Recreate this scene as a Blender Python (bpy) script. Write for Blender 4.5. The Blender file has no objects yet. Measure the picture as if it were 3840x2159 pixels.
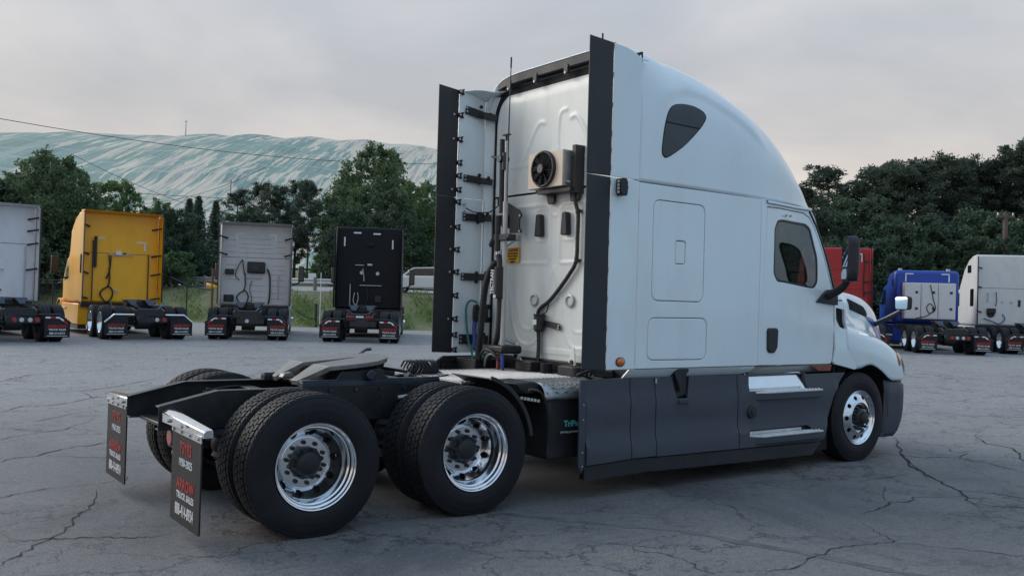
import bpy, bmesh, math, random
import numpy as np
from mathutils import Vector, Matrix
from mathutils.geometry import delaunay_2d_cdt
from math import sin, cos, pi, radians
random.seed(11)
scene = bpy.context.scene
COL = scene.collection

# ------------------------------------------------------------------ camera
CAM = Vector((-2.689, -7.020, 1.651)); YAW = radians(53.472); PITCH = radians(0.855); ROLL = radians(1.641)
FPX = 3428.05
fwd = Vector((cos(YAW)*cos(PITCH), sin(YAW)*cos(PITCH), sin(PITCH)))
rgt0 = Vector((sin(YAW), -cos(YAW), 0)); up0 = rgt0.cross(fwd)
rgt = cos(ROLL)*rgt0 + sin(ROLL)*up0; upv = -sin(ROLL)*rgt0 + cos(ROLL)*up0
cd = bpy.data.cameras.new('camera'); cam = bpy.data.objects.new('camera', cd); COL.objects.link(cam)
m = Matrix((rgt, upv, -fwd)).transposed().to_4x4(); m.translation = CAM
cam.matrix_world = m
cd.sensor_width = 36; cd.lens = FPX/3840*36; cd.clip_end = 3000; cd.clip_start = 0.05
scene.camera = cam
scene.render.resolution_x = 1024; scene.render.resolution_y = 575
vs = scene.view_settings
vs.view_transform = 'Standard'; vs.look = 'None'; vs.gamma = 1; vs.exposure = 0.0; vs.use_curve_mapping = False

# ------------------------------------------------------------------ sky and sun (overcast late light from the left, clearer blue sky opposite)
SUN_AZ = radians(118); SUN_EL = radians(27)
w = bpy.data.worlds.new('World'); scene.world = w; w.use_nodes = True
nt = w.node_tree; nt.nodes.clear()
def N(t, **k):
    n = nt.nodes.new(t)
    for a, b in k.items(): setattr(n, a, b)
    return n
L = nt.links.new
sky = N('ShaderNodeTexSky', sky_type='NISHITA', sun_disc=False, sun_elevation=SUN_EL, sun_rotation=radians(90)-SUN_AZ, air_density=1.3, dust_density=2.5)
tc = N('ShaderNodeTexCoord'); sep = N('ShaderNodeSeparateXYZ'); L(tc.outputs['Generated'], sep.inputs[0])
# cloud deck: luminance rises from the horizon to the zenith as under a real overcast (CIE)
el = N('ShaderNodeMath', operation='MAXIMUM'); L(sep.outputs['Z'], el.inputs[0]); el.inputs[1].default_value = 0.0
def skyramp(cols):
    r = N('ShaderNodeValToRGB'); L(el.outputs[0], r.inputs[0]); cr = r.color_ramp
    for k, (p, c) in enumerate(cols):
        e = cr.elements[0] if k == 0 else (cr.elements[1] if k == len(cols)-1 else cr.elements.new(p))
        if k in (0, len(cols)-1): e.position = p
        e.color = tuple(c)+(1,)
    return r
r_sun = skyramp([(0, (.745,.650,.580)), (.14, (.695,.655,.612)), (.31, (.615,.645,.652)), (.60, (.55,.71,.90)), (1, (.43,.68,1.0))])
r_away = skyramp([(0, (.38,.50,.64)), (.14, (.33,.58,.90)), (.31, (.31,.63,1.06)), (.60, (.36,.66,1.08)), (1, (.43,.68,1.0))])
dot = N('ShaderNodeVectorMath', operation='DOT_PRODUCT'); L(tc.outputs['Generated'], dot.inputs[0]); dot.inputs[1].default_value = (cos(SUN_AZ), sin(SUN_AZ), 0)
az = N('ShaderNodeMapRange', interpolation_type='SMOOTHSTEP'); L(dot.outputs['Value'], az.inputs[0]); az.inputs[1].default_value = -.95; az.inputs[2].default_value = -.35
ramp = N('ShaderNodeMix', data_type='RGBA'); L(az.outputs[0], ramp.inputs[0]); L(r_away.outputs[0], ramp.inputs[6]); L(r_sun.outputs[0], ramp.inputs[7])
# cloud texture on a plane overhead so streets of cloud flatten to the horizon
dv = N('ShaderNodeMath', operation='ADD'); L(el.outputs[0], dv.inputs[0]); dv.inputs[1].default_value = .16
px = N('ShaderNodeMath', operation='DIVIDE'); L(sep.outputs['X'], px.inputs[0]); L(dv.outputs[0], px.inputs[1])
py = N('ShaderNodeMath', operation='DIVIDE'); L(sep.outputs['Y'], py.inputs[0]); L(dv.outputs[0], py.inputs[1])
cv = N('ShaderNodeCombineXYZ'); L(px.outputs[0], cv.inputs[0]); L(py.outputs[0], cv.inputs[1])
n1 = N('ShaderNodeTexNoise'); L(cv.outputs[0], n1.inputs['Vector']); n1.inputs['Scale'].default_value = .75; n1.inputs['Detail'].default_value = 5; n1.inputs['Roughness'].default_value = .52; n1.inputs['Distortion'].default_value = .4
n2 = N('ShaderNodeTexNoise'); L(cv.outputs[0], n2.inputs['Vector']); n2.inputs['Scale'].default_value = 2.4; n2.inputs['Detail'].default_value = 4
mp = N('ShaderNodeMapRange'); L(n1.outputs['Fac'], mp.inputs[0]); mp.inputs[1].default_value = .36; mp.inputs[2].default_value = .66; mp.inputs[3].default_value = .84; mp.inputs[4].default_value = 1.17
mp2 = N('ShaderNodeMapRange'); L(n2.outputs['Fac'], mp2.inputs[0]); mp2.inputs[1].default_value = .3; mp2.inputs[2].default_value = .7; mp2.inputs[3].default_value = .98; mp2.inputs[4].default_value = 1.03
mm = N('ShaderNodeMath', operation='MULTIPLY'); L(mp.outputs[0], mm.inputs[0]); L(mp2.outputs[0], mm.inputs[1])
warm = N('ShaderNodeValToRGB'); L(n1.outputs['Fac'], warm.inputs[0])
warm.color_ramp.elements[0].position = .36; warm.color_ramp.elements[0].color = (.945, 1.0, 1.03, 1)
warm.color_ramp.elements[1].position = .68; warm.color_ramp.elements[1].color = (1.05, 1.005, .93, 1)
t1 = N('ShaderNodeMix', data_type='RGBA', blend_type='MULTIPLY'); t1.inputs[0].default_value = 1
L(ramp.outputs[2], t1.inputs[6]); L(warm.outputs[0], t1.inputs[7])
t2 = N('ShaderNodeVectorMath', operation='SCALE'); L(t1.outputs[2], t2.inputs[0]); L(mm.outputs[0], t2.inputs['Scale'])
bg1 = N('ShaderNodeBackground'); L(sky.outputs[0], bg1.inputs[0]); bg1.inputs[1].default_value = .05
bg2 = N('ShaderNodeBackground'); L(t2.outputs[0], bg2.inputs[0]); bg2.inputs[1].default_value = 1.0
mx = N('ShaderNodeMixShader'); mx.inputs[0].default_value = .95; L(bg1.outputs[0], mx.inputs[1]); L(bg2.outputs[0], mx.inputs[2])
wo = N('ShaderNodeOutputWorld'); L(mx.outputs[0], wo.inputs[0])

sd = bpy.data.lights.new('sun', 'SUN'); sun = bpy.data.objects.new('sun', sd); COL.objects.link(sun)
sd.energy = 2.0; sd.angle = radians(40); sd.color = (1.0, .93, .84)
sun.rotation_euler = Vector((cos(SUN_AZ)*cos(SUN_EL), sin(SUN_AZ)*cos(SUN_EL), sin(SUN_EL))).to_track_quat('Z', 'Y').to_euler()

# ------------------------------------------------------------------ materials
def mat(name, col, rough=.5, metal=0., var=.10, vscale=3., bump=0., bscale=60., coat=0., spec=.5, rvar=.08, dirt=None, dirt_amt=.0, dscale=1.5, stretch=None):
    m = bpy.data.materials.new(name); m.use_nodes = True
    t = m.node_tree; b = t.nodes['Principled BSDF']
    b.inputs['Roughness'].default_value = rough; b.inputs['Metallic'].default_value = metal
    b.inputs['Coat Weight'].default_value = coat; b.inputs['Coat Roughness'].default_value = .08
    b.inputs['Specular IOR Level'].default_value = spec
    c = t.nodes.new('ShaderNodeTexCoord'); src = c.outputs['Object']
    if stretch:
        mpn = t.nodes.new('ShaderNodeMapping'); mpn.inputs['Scale'].default_value = stretch
        t.links.new(src, mpn.inputs[0]); src = mpn.outputs[0]
    n = t.nodes.new('ShaderNodeTexNoise'); n.inputs['Scale'].default_value = vscale; n.inputs['Detail'].default_value = 6; n.inputs['Roughness'].default_value = .6
    t.links.new(src, n.inputs['Vector'])
    r = t.nodes.new('ShaderNodeValToRGB'); t.links.new(n.outputs['Fac'], r.inputs[0])
    r.color_ramp.elements[0].position = .3; r.color_ramp.elements[1].position = .7
    r.color_ramp.elements[0].color = tuple(x*(1-var) for x in col)+(1,)
    r.color_ramp.elements[1].color = tuple(min(1, x*(1+var)) for x in col)+(1,)
    out = r.outputs[0]
    if dirt:
        n3 = t.nodes.new('ShaderNodeTexNoise'); n3.inputs['Scale'].default_value = dscale; n3.inputs['Detail'].default_value = 8; n3.inputs['Roughness'].default_value = .68
        t.links.new(src, n3.inputs['Vector'])
        q = t.nodes.new('ShaderNodeMapRange'); t.links.new(n3.outputs['Fac'], q.inputs[0]); q.inputs[1].default_value = .48; q.inputs[2].default_value = .75; q.inputs[3].default_value = 0; q.inputs[4].default_value = dirt_amt
        mi = t.nodes.new('ShaderNodeMix'); mi.data_type = 'RGBA'; t.links.new(q.outputs[0], mi.inputs[0]); t.links.new(out, mi.inputs[6]); mi.inputs[7].default_value = tuple(dirt)+(1,)
        out = mi.outputs[2]
    t.links.new(out, b.inputs['Base Color'])
    if rvar:
        q = t.nodes.new('ShaderNodeMapRange'); t.links.new(n.outputs['Fac'], q.inputs[0]); q.inputs[1].default_value = .3; q.inputs[2].default_value = .7
        q.inputs[3].default_value = max(.02, rough-rvar); q.inputs[4].default_value = min(1, rough+rvar); t.links.new(q.outputs[0], b.inputs['Roughness'])
    if bump:
        n2 = t.nodes.new('ShaderNodeTexNoise'); n2.inputs['Scale'].default_value = bscale; n2.inputs['Detail'].default_value = 4; t.links.new(src, n2.inputs['Vector'])
        bp = t.nodes.new('ShaderNodeBump'); bp.inputs['Strength'].default_value = bump; bp.inputs['Distance'].default_value = .01
        t.links.new(n2.outputs['Fac'], bp.inputs['Height']); t.links.new(bp.outputs[0], b.inputs['Normal'])
    return m
def glass(name, tint=(.5, .55, .55), gl=.25):
    m = bpy.data.materials.new(name); m.use_nodes = True; t = m.node_tree; t.nodes.clear()
    o = t.nodes.new('ShaderNodeOutputMaterial'); tr = t.nodes.new('ShaderNodeBsdfTransparent'); tr.inputs[0].default_value = tint+(1,)
    g = t.nodes.new('ShaderNodeBsdfGlossy'); g.inputs['Roughness'].default_value = .02; g.inputs[0].default_value = (.9, .95, .95, 1)
    fr = t.nodes.new('ShaderNodeLayerWeight'); fr.inputs[0].default_value = .25
    ad = t.nodes.new('ShaderNodeMath'); ad.operation = 'MULTIPLY_ADD'; ad.inputs[1].default_value = .35; ad.inputs[2].default_value = gl; t.links.new(fr.outputs['Facing'], ad.inputs[0])
    x = t.nodes.new('ShaderNodeMixShader'); t.links.new(ad.outputs[0], x.inputs[0]); t.links.new(tr.outputs[0], x.inputs[1]); t.links.new(g.outputs[0], x.inputs[2]); t.links.new(x.outputs[0], o.inputs[0])
    return m
M = {}
M['paint'] = mat('white_paint', (.755, .855, .90), .30, coat=.9, var=.025, vscale=.8, rvar=.05, dirt=(.50, .50, .47), dirt_amt=.22, dscale=2.2, stretch=(1, 1, .45))
M['wall'] = mat('cream_wall', (.80, .82, .79), .38, var=.03, vscale=1.2, dirt=(.50, .46, .36), dirt_amt=.28, dscale=2.6, stretch=(1, 1.6, .35))
M['trim'] = mat('black_trim', (.022, .024, .030), .55, var=.25, vscale=2, bump=.05, bscale=120, dirt=(.06, .06, .06), dirt_amt=.5, stretch=(1, 1, .3))
M['skirt'] = mat('grey_skirt', (.042, .050, .070), .48, var=.10, vscale=1.5, dirt=(.075, .078, .085), dirt_amt=.30, dscale=2.5, bump=.03, bscale=250)
M['blackp'] = mat('black_plastic', (.014, .015, .018), .50, var=.3, vscale=4, dirt=(.05, .048, .045), dirt_amt=.4)
M['frame'] = mat('frame_black', (.012, .0125, .015), .42, var=.3, vscale=5, bump=.12, bscale=40, dirt=(.055, .05, .045), dirt_amt=.45, dscale=4)
M['steel'] = mat('dark_steel', (.045, .055, .075), .38, metal=.5, var=.3, vscale=6, dirt=(.09, .08, .07), dirt_amt=.5)
M['plate'] = mat('worn_plate', (.20, .195, .185), .42, metal=.45, var=.25, vscale=9, bump=.15, bscale=50, dirt=(.14, .13, .12), dirt_amt=.75, dscale=5)
M['alu'] = mat('tread_aluminium', (.38, .395, .41), .40, metal=.75, var=.15, vscale=6, bump=.1, bscale=90, dirt=(.30, .30, .30), dirt_amt=.45, dscale=5)
M['chrome'] = mat('polished_aluminium', (.80, .82, .85), .12, metal=1, var=.05, vscale=8, rvar=.05, dirt=(.35, .35, .35), dirt_amt=.30, dscale=9)
M['rubber'] = mat('tyre_rubber', (.0085, .009, .0125), .66, var=.25, vscale=5, bump=.10, bscale=120, spec=.32, dirt=(.035, .034, .034), dirt_amt=.35, dscale=3)
M['flap'] = mat('flap_rubber', (.012, .0125, .015), .6, var=.2, vscale=6, spec=.35, dirt=(.04, .039, .038), dirt_amt=.45, dscale=4)
M['dark'] = mat('dark_gap', (.006, .006, .007), .8, var=.1)
M['interior'] = mat('cab_interior', (.055, .058, .060), .8, var=.2)
M['fabric'] = mat('curtain_fabric', (.24, .24, .22), .9, var=.15, vscale=6)
M['amber'] = mat('amber_lens', (.62, .16, .02), .2, var=.15, vscale=30, coat=.6)
M['red'] = mat('red_lens', (.42, .015, .02), .25, var=.2, vscale=30, coat=.5)
M['orange'] = mat('worn_orange', (.20, .055, .025), .5, var=.3, vscale=14)
M['beige'] = mat('condenser_beige', (.80, .66, .52), .6, var=.04, vscale=4, dirt=(.5, .42, .34), dirt_amt=.3)
M['blue'] = mat('blue_stripe', (.012, .075, .36), .3, var=.05, coat=.4)
M['hose_red'] = mat('red_hose', (.30, .035, .03), .5, var=.2, vscale=12)
M['hose_blue'] = mat('blue_hose', (.025, .06, .28), .5, var=.2, vscale=12)
M['hose_green'] = mat('green_cable', (.02, .16, .15), .5, var=.2, vscale=12)
M['galv'] = mat('galvanised', (.48, .49, .50), .45, metal=.6, var=.12, vscale=10)
M['white'] = mat('white_print', (.70, .71, .72), .5, var=.06, vscale=15)
M['redprint'] = mat('red_print', (.36, .018, .020), .5, var=.12, vscale=15)
M['teal'] = mat('teal_print', (.12, .55, .58), .5, var=.08, vscale=15)
M['caution'] = mat('caution_yellow', (.75, .40, .03), .5, var=.06, vscale=10)
M['glassdark'] = mat('dark_glass', (.010, .012, .016), .08, var=.1, rvar=.02, coat=.3)
M['mirror'] = mat('mirror_glass', (.85, .88, .9), .02, metal=1, var=.02, rvar=0)
M['stepalu'] = mat('step_aluminium', (.78,.79,.80), .38, metal=.35, var=.10, vscale=14, dirt=(.4,.4,.4), dirt_amt=.4, dscale=8)
M['mirrorsteel'] = mat('bright_steel', (.86,.87,.89), .16, metal=1, var=.04, vscale=5, rvar=.06)
M['glass'] = glass('window_glass', (.36, .43, .41), .05)
M['lamp'] = mat('lamp_lens', (.55, .57, .58), .12, var=.1, vscale=40, coat=.6)
M['reflw'] = mat('reflective_white', (.72, .75, .78), .4, var=.05)

# ------------------------------------------------------------------ mesh helpers
class MB:
    def __init__(s): s.v = []; s.f = []
    def add(s, v, f):
        n = len(s.v); s.v += [tuple(p) for p in v]; s.f += [tuple(i+n for i in q) for q in f]; return s
    def box(s, x0, x1, y0, y1, z0, z1):
        x0, x1 = sorted((x0, x1)); y0, y1 = sorted((y0, y1)); z0, z1 = sorted((z0, z1))
        return s.add([(x0,y0,z0),(x1,y0,z0),(x1,y1,z0),(x0,y1,z0),(x0,y0,z1),(x1,y0,z1),(x1,y1,z1),(x0,y1,z1)],
                     [(3,2,1,0),(4,5,6,7),(0,1,5,4),(1,2,6,5),(2,3,7,6),(3,0,4,7)])
    def bar(s, p, q, wd, ht, up=(0,0,1)):
        p, q, up = Vector(p), Vector(q), Vector(up); d = (q-p).normalized(); a = d.cross(up)
        if a.length < 1e-4: a = d.cross(Vector((1,0,0)))
        a.normalize(); b = a.cross(d); a *= wd/2; b *= ht/2
        return s.add([p-a-b,p+a-b,p+a+b,p-a+b,q-a-b,q+a-b,q+a+b,q-a+b],[(0,1,2,3),(7,6,5,4),(4,5,1,0),(5,6,2,1),(6,7,3,2),(7,4,0,3)])
    def cyl(s, p, q, r, r2=None, n=16, caps=True):
        p, q = Vector(p), Vector(q); r2 = r if r2 is None else r2; d = (q-p).normalized()
        a = d.cross(Vector((0,0,1)) if abs(d.z) < .9 else Vector((1,0,0))).normalized(); b = d.cross(a)
        v = [p+(a*cos(2*pi*i/n)+b*sin(2*pi*i/n))*r for i in range(n)]+[q+(a*cos(2*pi*i/n)+b*sin(2*pi*i/n))*r2 for i in range(n)]
        f = [(i,(i+1)%n,n+(i+1)%n,n+i) for i in range(n)]
        if caps: f += [tuple(range(n-1,-1,-1)), tuple(range(n,2*n))]
        return s.add(v, f)
    def tube(s, pts, r, n=8, caps=True, rad=None):
        pts = [Vector(p) for p in pts]; v = []; prev = None
        for i, p in enumerate(pts):
            d = (pts[min(i+1,len(pts)-1)]-pts[max(i-1,0)]).normalized()
            if prev is None: a = d.cross(Vector((0,0,1)) if abs(d.z) < .9 else Vector((1,0,0))).normalized()
            else:
                a = prev-d*prev.dot(d); a.normalize()
            prev = a; b = d.cross(a); rr = rad[i] if rad else r
            v += [p+(a*cos(2*pi*k/n)+b*sin(2*pi*k/n))*rr for k in range(n)]
        f = [(i*n+k, i*n+(k+1)%n, (i+1)*n+(k+1)%n, (i+1)*n+k) for i in range(len(pts)-1) for k in range(n)]
        if caps: f += [tuple(range(n-1,-1,-1)), tuple(range((len(pts)-1)*n, len(pts)*n))]
        return s.add(v, f)
    def lathe(s, prof, n=48, c=(0,0,0), a0=0, a1=2*pi):
        # prof: (y, r) about the y axis
        full = abs(a1-a0-2*pi) < 1e-6; k = n if full else n+1; v = []
        for (y, r) in prof:
            v += [(c[0]+r*cos(a0+(a1-a0)*i/n), c[1]+y, c[2]+r*sin(a0+(a1-a0)*i/n)) for i in range(k)]
        f = []
        for j in range(len(prof)-1):
            for i in range(n):
                i2 = (i+1) % k
                f.append((j*k+i, j*k+i2, (j+1)*k+i2, (j+1)*k+i))
        return s.add(v, f)
    def prism(s, poly, plane, d0, d1):
        # poly in 2D, plane 'xz' (extrude y), 'yz' (extrude x), 'xy' (extrude z)
        def P(a, b, d): return {'xz': (a, d, b), 'yz': (d, a, b), 'xy': (a, b, d)}[plane]
        n = len(poly)
        v = [P(a, b, d0) for a, b in poly]+[P(a, b, d1) for a, b in poly]
        f = [tuple(range(n)), tuple(range(2*n-1, n-1, -1))]+[(i, n+i, n+(i+1) % n, (i+1) % n) for i in range(n)]
        return s.add(v, f)
    def grid(s, P):
        r, c = len(P), len(P[0])
        return s.add([p for row in P for p in row], [(i*c+j, i*c+j+1, (i+1)*c+j+1, (i+1)*c+j) for i in range(r-1) for j in range(c-1)])
    def mesh(s, name, m, ang=35, recalc=True):
        me = bpy.data.meshes.new(name); me.from_pydata(s.v, [], s.f); me.update()
        if recalc:
            bm = bmesh.new(); bm.from_mesh(me); bmesh.ops.recalc_face_normals(bm, faces=bm.faces); bm.to_mesh(me); bm.free()
        for x in (m if isinstance(m, (list, tuple)) else [m]): me.materials.append(x)
        me.polygons.foreach_set('use_smooth', [True]*len(me.polygons)); me.set_sharp_from_angle(angle=radians(ang))
        return me
    def build(s, name, m, parent=None, bevel=0, ang=35, solid=0, loc=None, recalc=True):
        return put(name, s.mesh(name, m, ang, recalc), parent, bevel, solid, loc)
def put(name, me, parent=None, bevel=0, solid=0, loc=None):
    o = bpy.data.objects.new(name, me); COL.objects.link(o)
    if parent: o.parent = parent
    if loc: o.location = loc
    if solid:
        md = o.modifiers.new('solid', 'SOLIDIFY'); md.thickness = solid; md.offset = -1
    if bevel:
        md = o.modifiers.new('bevel', 'BEVEL'); md.width = bevel; md.segments = 2; md.limit_method = 'ANGLE'; md.angle_limit = radians(40)
    return o
def empty(name, loc=(0,0,0), rz=0, parent=None):
    o = bpy.data.objects.new(name, None); COL.objects.link(o); o.location = loc; o.rotation_euler = (0,0,rz)
    if parent: o.parent = parent
    o.empty_display_size = .2
    return o
def tag(o, label, cat, group=None):
    o['label'] = label; o['category'] = cat
    if group: o['group'] = group
    return o
def copy_tree(o, parent=None):
    c = o.copy(); COL.objects.link(c); c.parent = parent
    for ch in list(o.children): copy_tree(ch, c)
    return c
def flip(o, parent=None):
    c = copy_tree(o, parent or o.parent); c.scale = (o.scale[0], -o.scale[1], o.scale[2]); c.location.y = -o.location.y
    return c
def spline(pts, n=6, closed=False):
    P = [Vector(p) for p in pts]; out = []; m = len(P)
    rng = range(m if closed else m-1)
    for i in rng:
        if closed: p0, p1, p2, p3 = P[(i-1) % m], P[i], P[(i+1) % m], P[(i+2) % m]
        else: p0, p1, p2, p3 = P[max(i-1,0)], P[i], P[i+1], P[min(i+2,m-1)]
        for k in range(n):
            t = k/n
            out.append(.5*((2*p1)+(-p0+p2)*t+(2*p0-5*p1+4*p2-p3)*t*t+(-p0+3*p1-3*p2+p3)*t**3))
    if not closed: out.append(P[-1])
    return out
def rounded(poly, r, n=6):
    out = []; m = len(poly); rs = r if isinstance(r, (list, tuple)) else [r]*m
    for i in range(m):
        p0, p1, p2 = Vector(poly[i-1]), Vector(poly[i]), Vector(poly[(i+1) % m])
        a, b = p0-p1, p2-p1; rr = min(rs[i], a.length*.49, b.length*.49)
        if rr < 1e-4: out.append(p1); continue
        A, B = p1+a.normalized()*rr, p1+b.normalized()*rr
        for k in range(n+1):
            t = k/n; out.append((1-t)**2*A+2*t*(1-t)*p1+t*t*B)
    return out
def rect(a0, a1, b0, b1, r=0, n=6):
    p = [(a0,b0),(a1,b0),(a1,b1),(a0,b1)]
    return rounded(p, r, n) if r else [Vector(q) for q in p]
def densify(poly, s):
    out = []; m = len(poly)
    for i in range(m):
        a, b = Vector(poly[i]), Vector(poly[(i+1) % m]); k = max(1, int((b-a).length/s))
        out += [a+(b-a)*j/k for j in range(k)]
    return out
def inset(poly, d):
    m = len(poly); P = [Vector(p) for p in poly]
    area = sum(P[i].x*P[(i+1) % m].y-P[(i+1) % m].x*P[i].y for i in range(m))
    sg = 1 if area > 0 else -1; out = []
    for i in range(m):
        a = (P[i]-P[i-1]); b = (P[(i+1) % m]-P[i])
        if a.length < 1e-9 or b.length < 1e-9: out.append(P[i]); continue
        a.normalize(); b.normalize()
        na = Vector((-a.y, a.x))*sg; nb = Vector((-b.y, b.x))*sg
        t = na+nb
        if t.length < 1e-6: out.append(P[i]+na*d); continue
        t.normalize(); out.append(P[i]+t*(d/max(.35, t.dot(na))))
    return out
def inside(p, poly):
    c = False; x, y = p; j = len(poly)-1
    for i in range(len(poly)):
        xi, yi = poly[i][0], poly[i][1]; xj, yj = poly[j][0], poly[j][1]
        if (yi > y) != (yj > y) and x < (xj-xi)*(y-yi)/(yj-yi)+xi: c = not c
        j = i
    return c
def fill(outline, holes, step):
    pts = [Vector(p) for p in outline]; edges = [(i, (i+1) % len(pts)) for i in range(len(pts))]
    loops = [list(range(len(pts)))]
    for h in holes:
        k = len(pts); pts += [Vector(p) for p in h]; edges += [(k+i, k+(i+1) % len(h)) for i in range(len(h))]; loops.append(list(range(k, k+len(h))))
    if step:
        xs = [p[0] for p in outline]; ys = [p[1] for p in outline]; bp = np.array([(p[0], p[1]) for p in pts])
        for x in np.arange(min(xs)+step/2, max(xs), step):
            for y in np.arange(min(ys)+step/2, max(ys), step):
                if inside((x, y), outline) and not any(inside((x, y), h) for h in holes):
                    if ((bp-(x, y))**2).sum(1).min() > (step*.35)**2: pts.append(Vector((x, y)))
    vs_, es_, fs_, *_ = delaunay_2d_cdt(pts, edges, [], 1, 1e-6)
    if holes:
        fs_ = [f for f in fs_ if not any(inside(sum((vs_[i] for i in f), Vector((0,0)))/len(f), h) for h in holes)]
    return vs_, fs_
def panel(name, outline, S, m, parent=None, t=.02, holes=(), gap=.0, rnd=.004, step=.12, closed=False, seg=.05, off=0.0, mp=None, ang=22):
    # a sheet-metal panel: outline in (x, z) laid on the surface y = -S(x, z), with folded edges of depth t
    mp = mp or (lambda a, b, d: (a, -(S(a, b)-d-off), b))
    O = densify(inset(outline, gap), seg); H = [densify(inset(h, -gap), seg) for h in holes]
    Oi = inset(O, rnd); Hi = [inset(h, -rnd) for h in H]
    v2, f2 = fill(Oi, Hi, step)
    b = MB(); b.add([mp(p[0], p[1], 0) for p in v2], f2)
    def ring(A, d0, B, d1):
        n = len(A); b.add([mp(p[0], p[1], d0) for p in A]+[mp(p[0], p[1], d1) for p in B], [(i, (i+1) % n, n+(i+1) % n, n+i) for i in range(n)])
    for A, B in [(Oi, O)]+list(zip(Hi, H)):
        ring(A, 0, B, rnd*.8); ring(B, rnd*.8, B, t)
    if closed:
        v3, f3 = fill(O, H, step); b.add([mp(p[0], p[1], t) for p in v3], f3)
    me = bpy.data.meshes.new(name); me.from_pydata(b.v, [], b.f); me.update()
    bm = bmesh.new(); bm.from_mesh(me); bmesh.ops.remove_doubles(bm, verts=bm.verts, dist=1e-5); bmesh.ops.recalc_face_normals(bm, faces=bm.faces); bm.to_mesh(me); bm.free()
    me.materials.append(m); me.polygons.foreach_set('use_smooth', [True]*len(me.polygons)); me.set_sharp_from_angle(angle=radians(ang))
    return put(name, me, parent)
def text(name, body, m, parent, size, origin, xdir, ydir, xs=1., bold=0., align='CENTER', depth=.0015, shear=0, spacing=1.0):
    c = bpy.data.curves.new('t', 'FONT'); c.body = body; c.size = size; c.align_x = align; c.offset = bold; c.extrude = depth; c.resolution_u = 3; c.shear = shear; c.space_character = spacing
    o = bpy.data.objects.new('t', c); COL.objects.link(o)
    dg = bpy.context.evaluated_depsgraph_get(); me = bpy.data.meshes.new_from_object(o.evaluated_get(dg))
    bpy.data.objects.remove(o); bpy.data.curves.remove(c)
    me.materials.clear(); me.materials.append(m)
    X, Y = Vector(xdir).normalized(), Vector(ydir).normalized(); Z = X.cross(Y)
    mt = Matrix((X*xs, Y, Z)).transposed().to_4x4(); mt.translation = Vector(origin)
    me.transform(mt)
    return put(name, me, parent)
def lerp(x, X, Y): return float(np.interp(x, X, Y))
def sstep(a, b, x):
    if a == b: return float(x >= a)
    t = min(1, max(0, (x-a)/(b-a))); return t*t*(3-2*t)
# ================================================================== ground, bank, road, hill
# site grid laid out along the row of parked trucks: v = metres to the right, d = metres away from the viewpoint
FX = Vector((cos(YAW), sin(YAW))); RX = Vector((sin(YAW), -cos(YAW)))
def site(v, d): q = Vector((CAM.x, CAM.y))+FX*d+RX*v; return (q.x, q.y)
def vd(x, y): q = Vector((x-CAM.x, y-CAM.y)); return q.dot(RX), q.dot(FX)
def edge(v): return lerp(v,[-60,-30,-20,-12,-6,0,8,20,60],[62,52,47,42,41,42,44,48,60])
def lot_z(x, y): return .22*sstep(7,17,.55*x+.83*y)
def gz(x, y):
    v, d = vd(x, y); z = lot_z(x, y); e = edge(v)
    if d > e: z += 1.70*sstep(e, e+8.5, d)+.045*max(0, d-e-8.5)+(.10*sin(v*.9)*sin(d*.7)+.06*sin(v*2.3+d))*sstep(e,e+3,d)*(1-sstep(e+7,e+9,d))
    return z
def gz_vd(v, d): x, y = site(v, d); return (x, y, gz(x, y))
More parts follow.
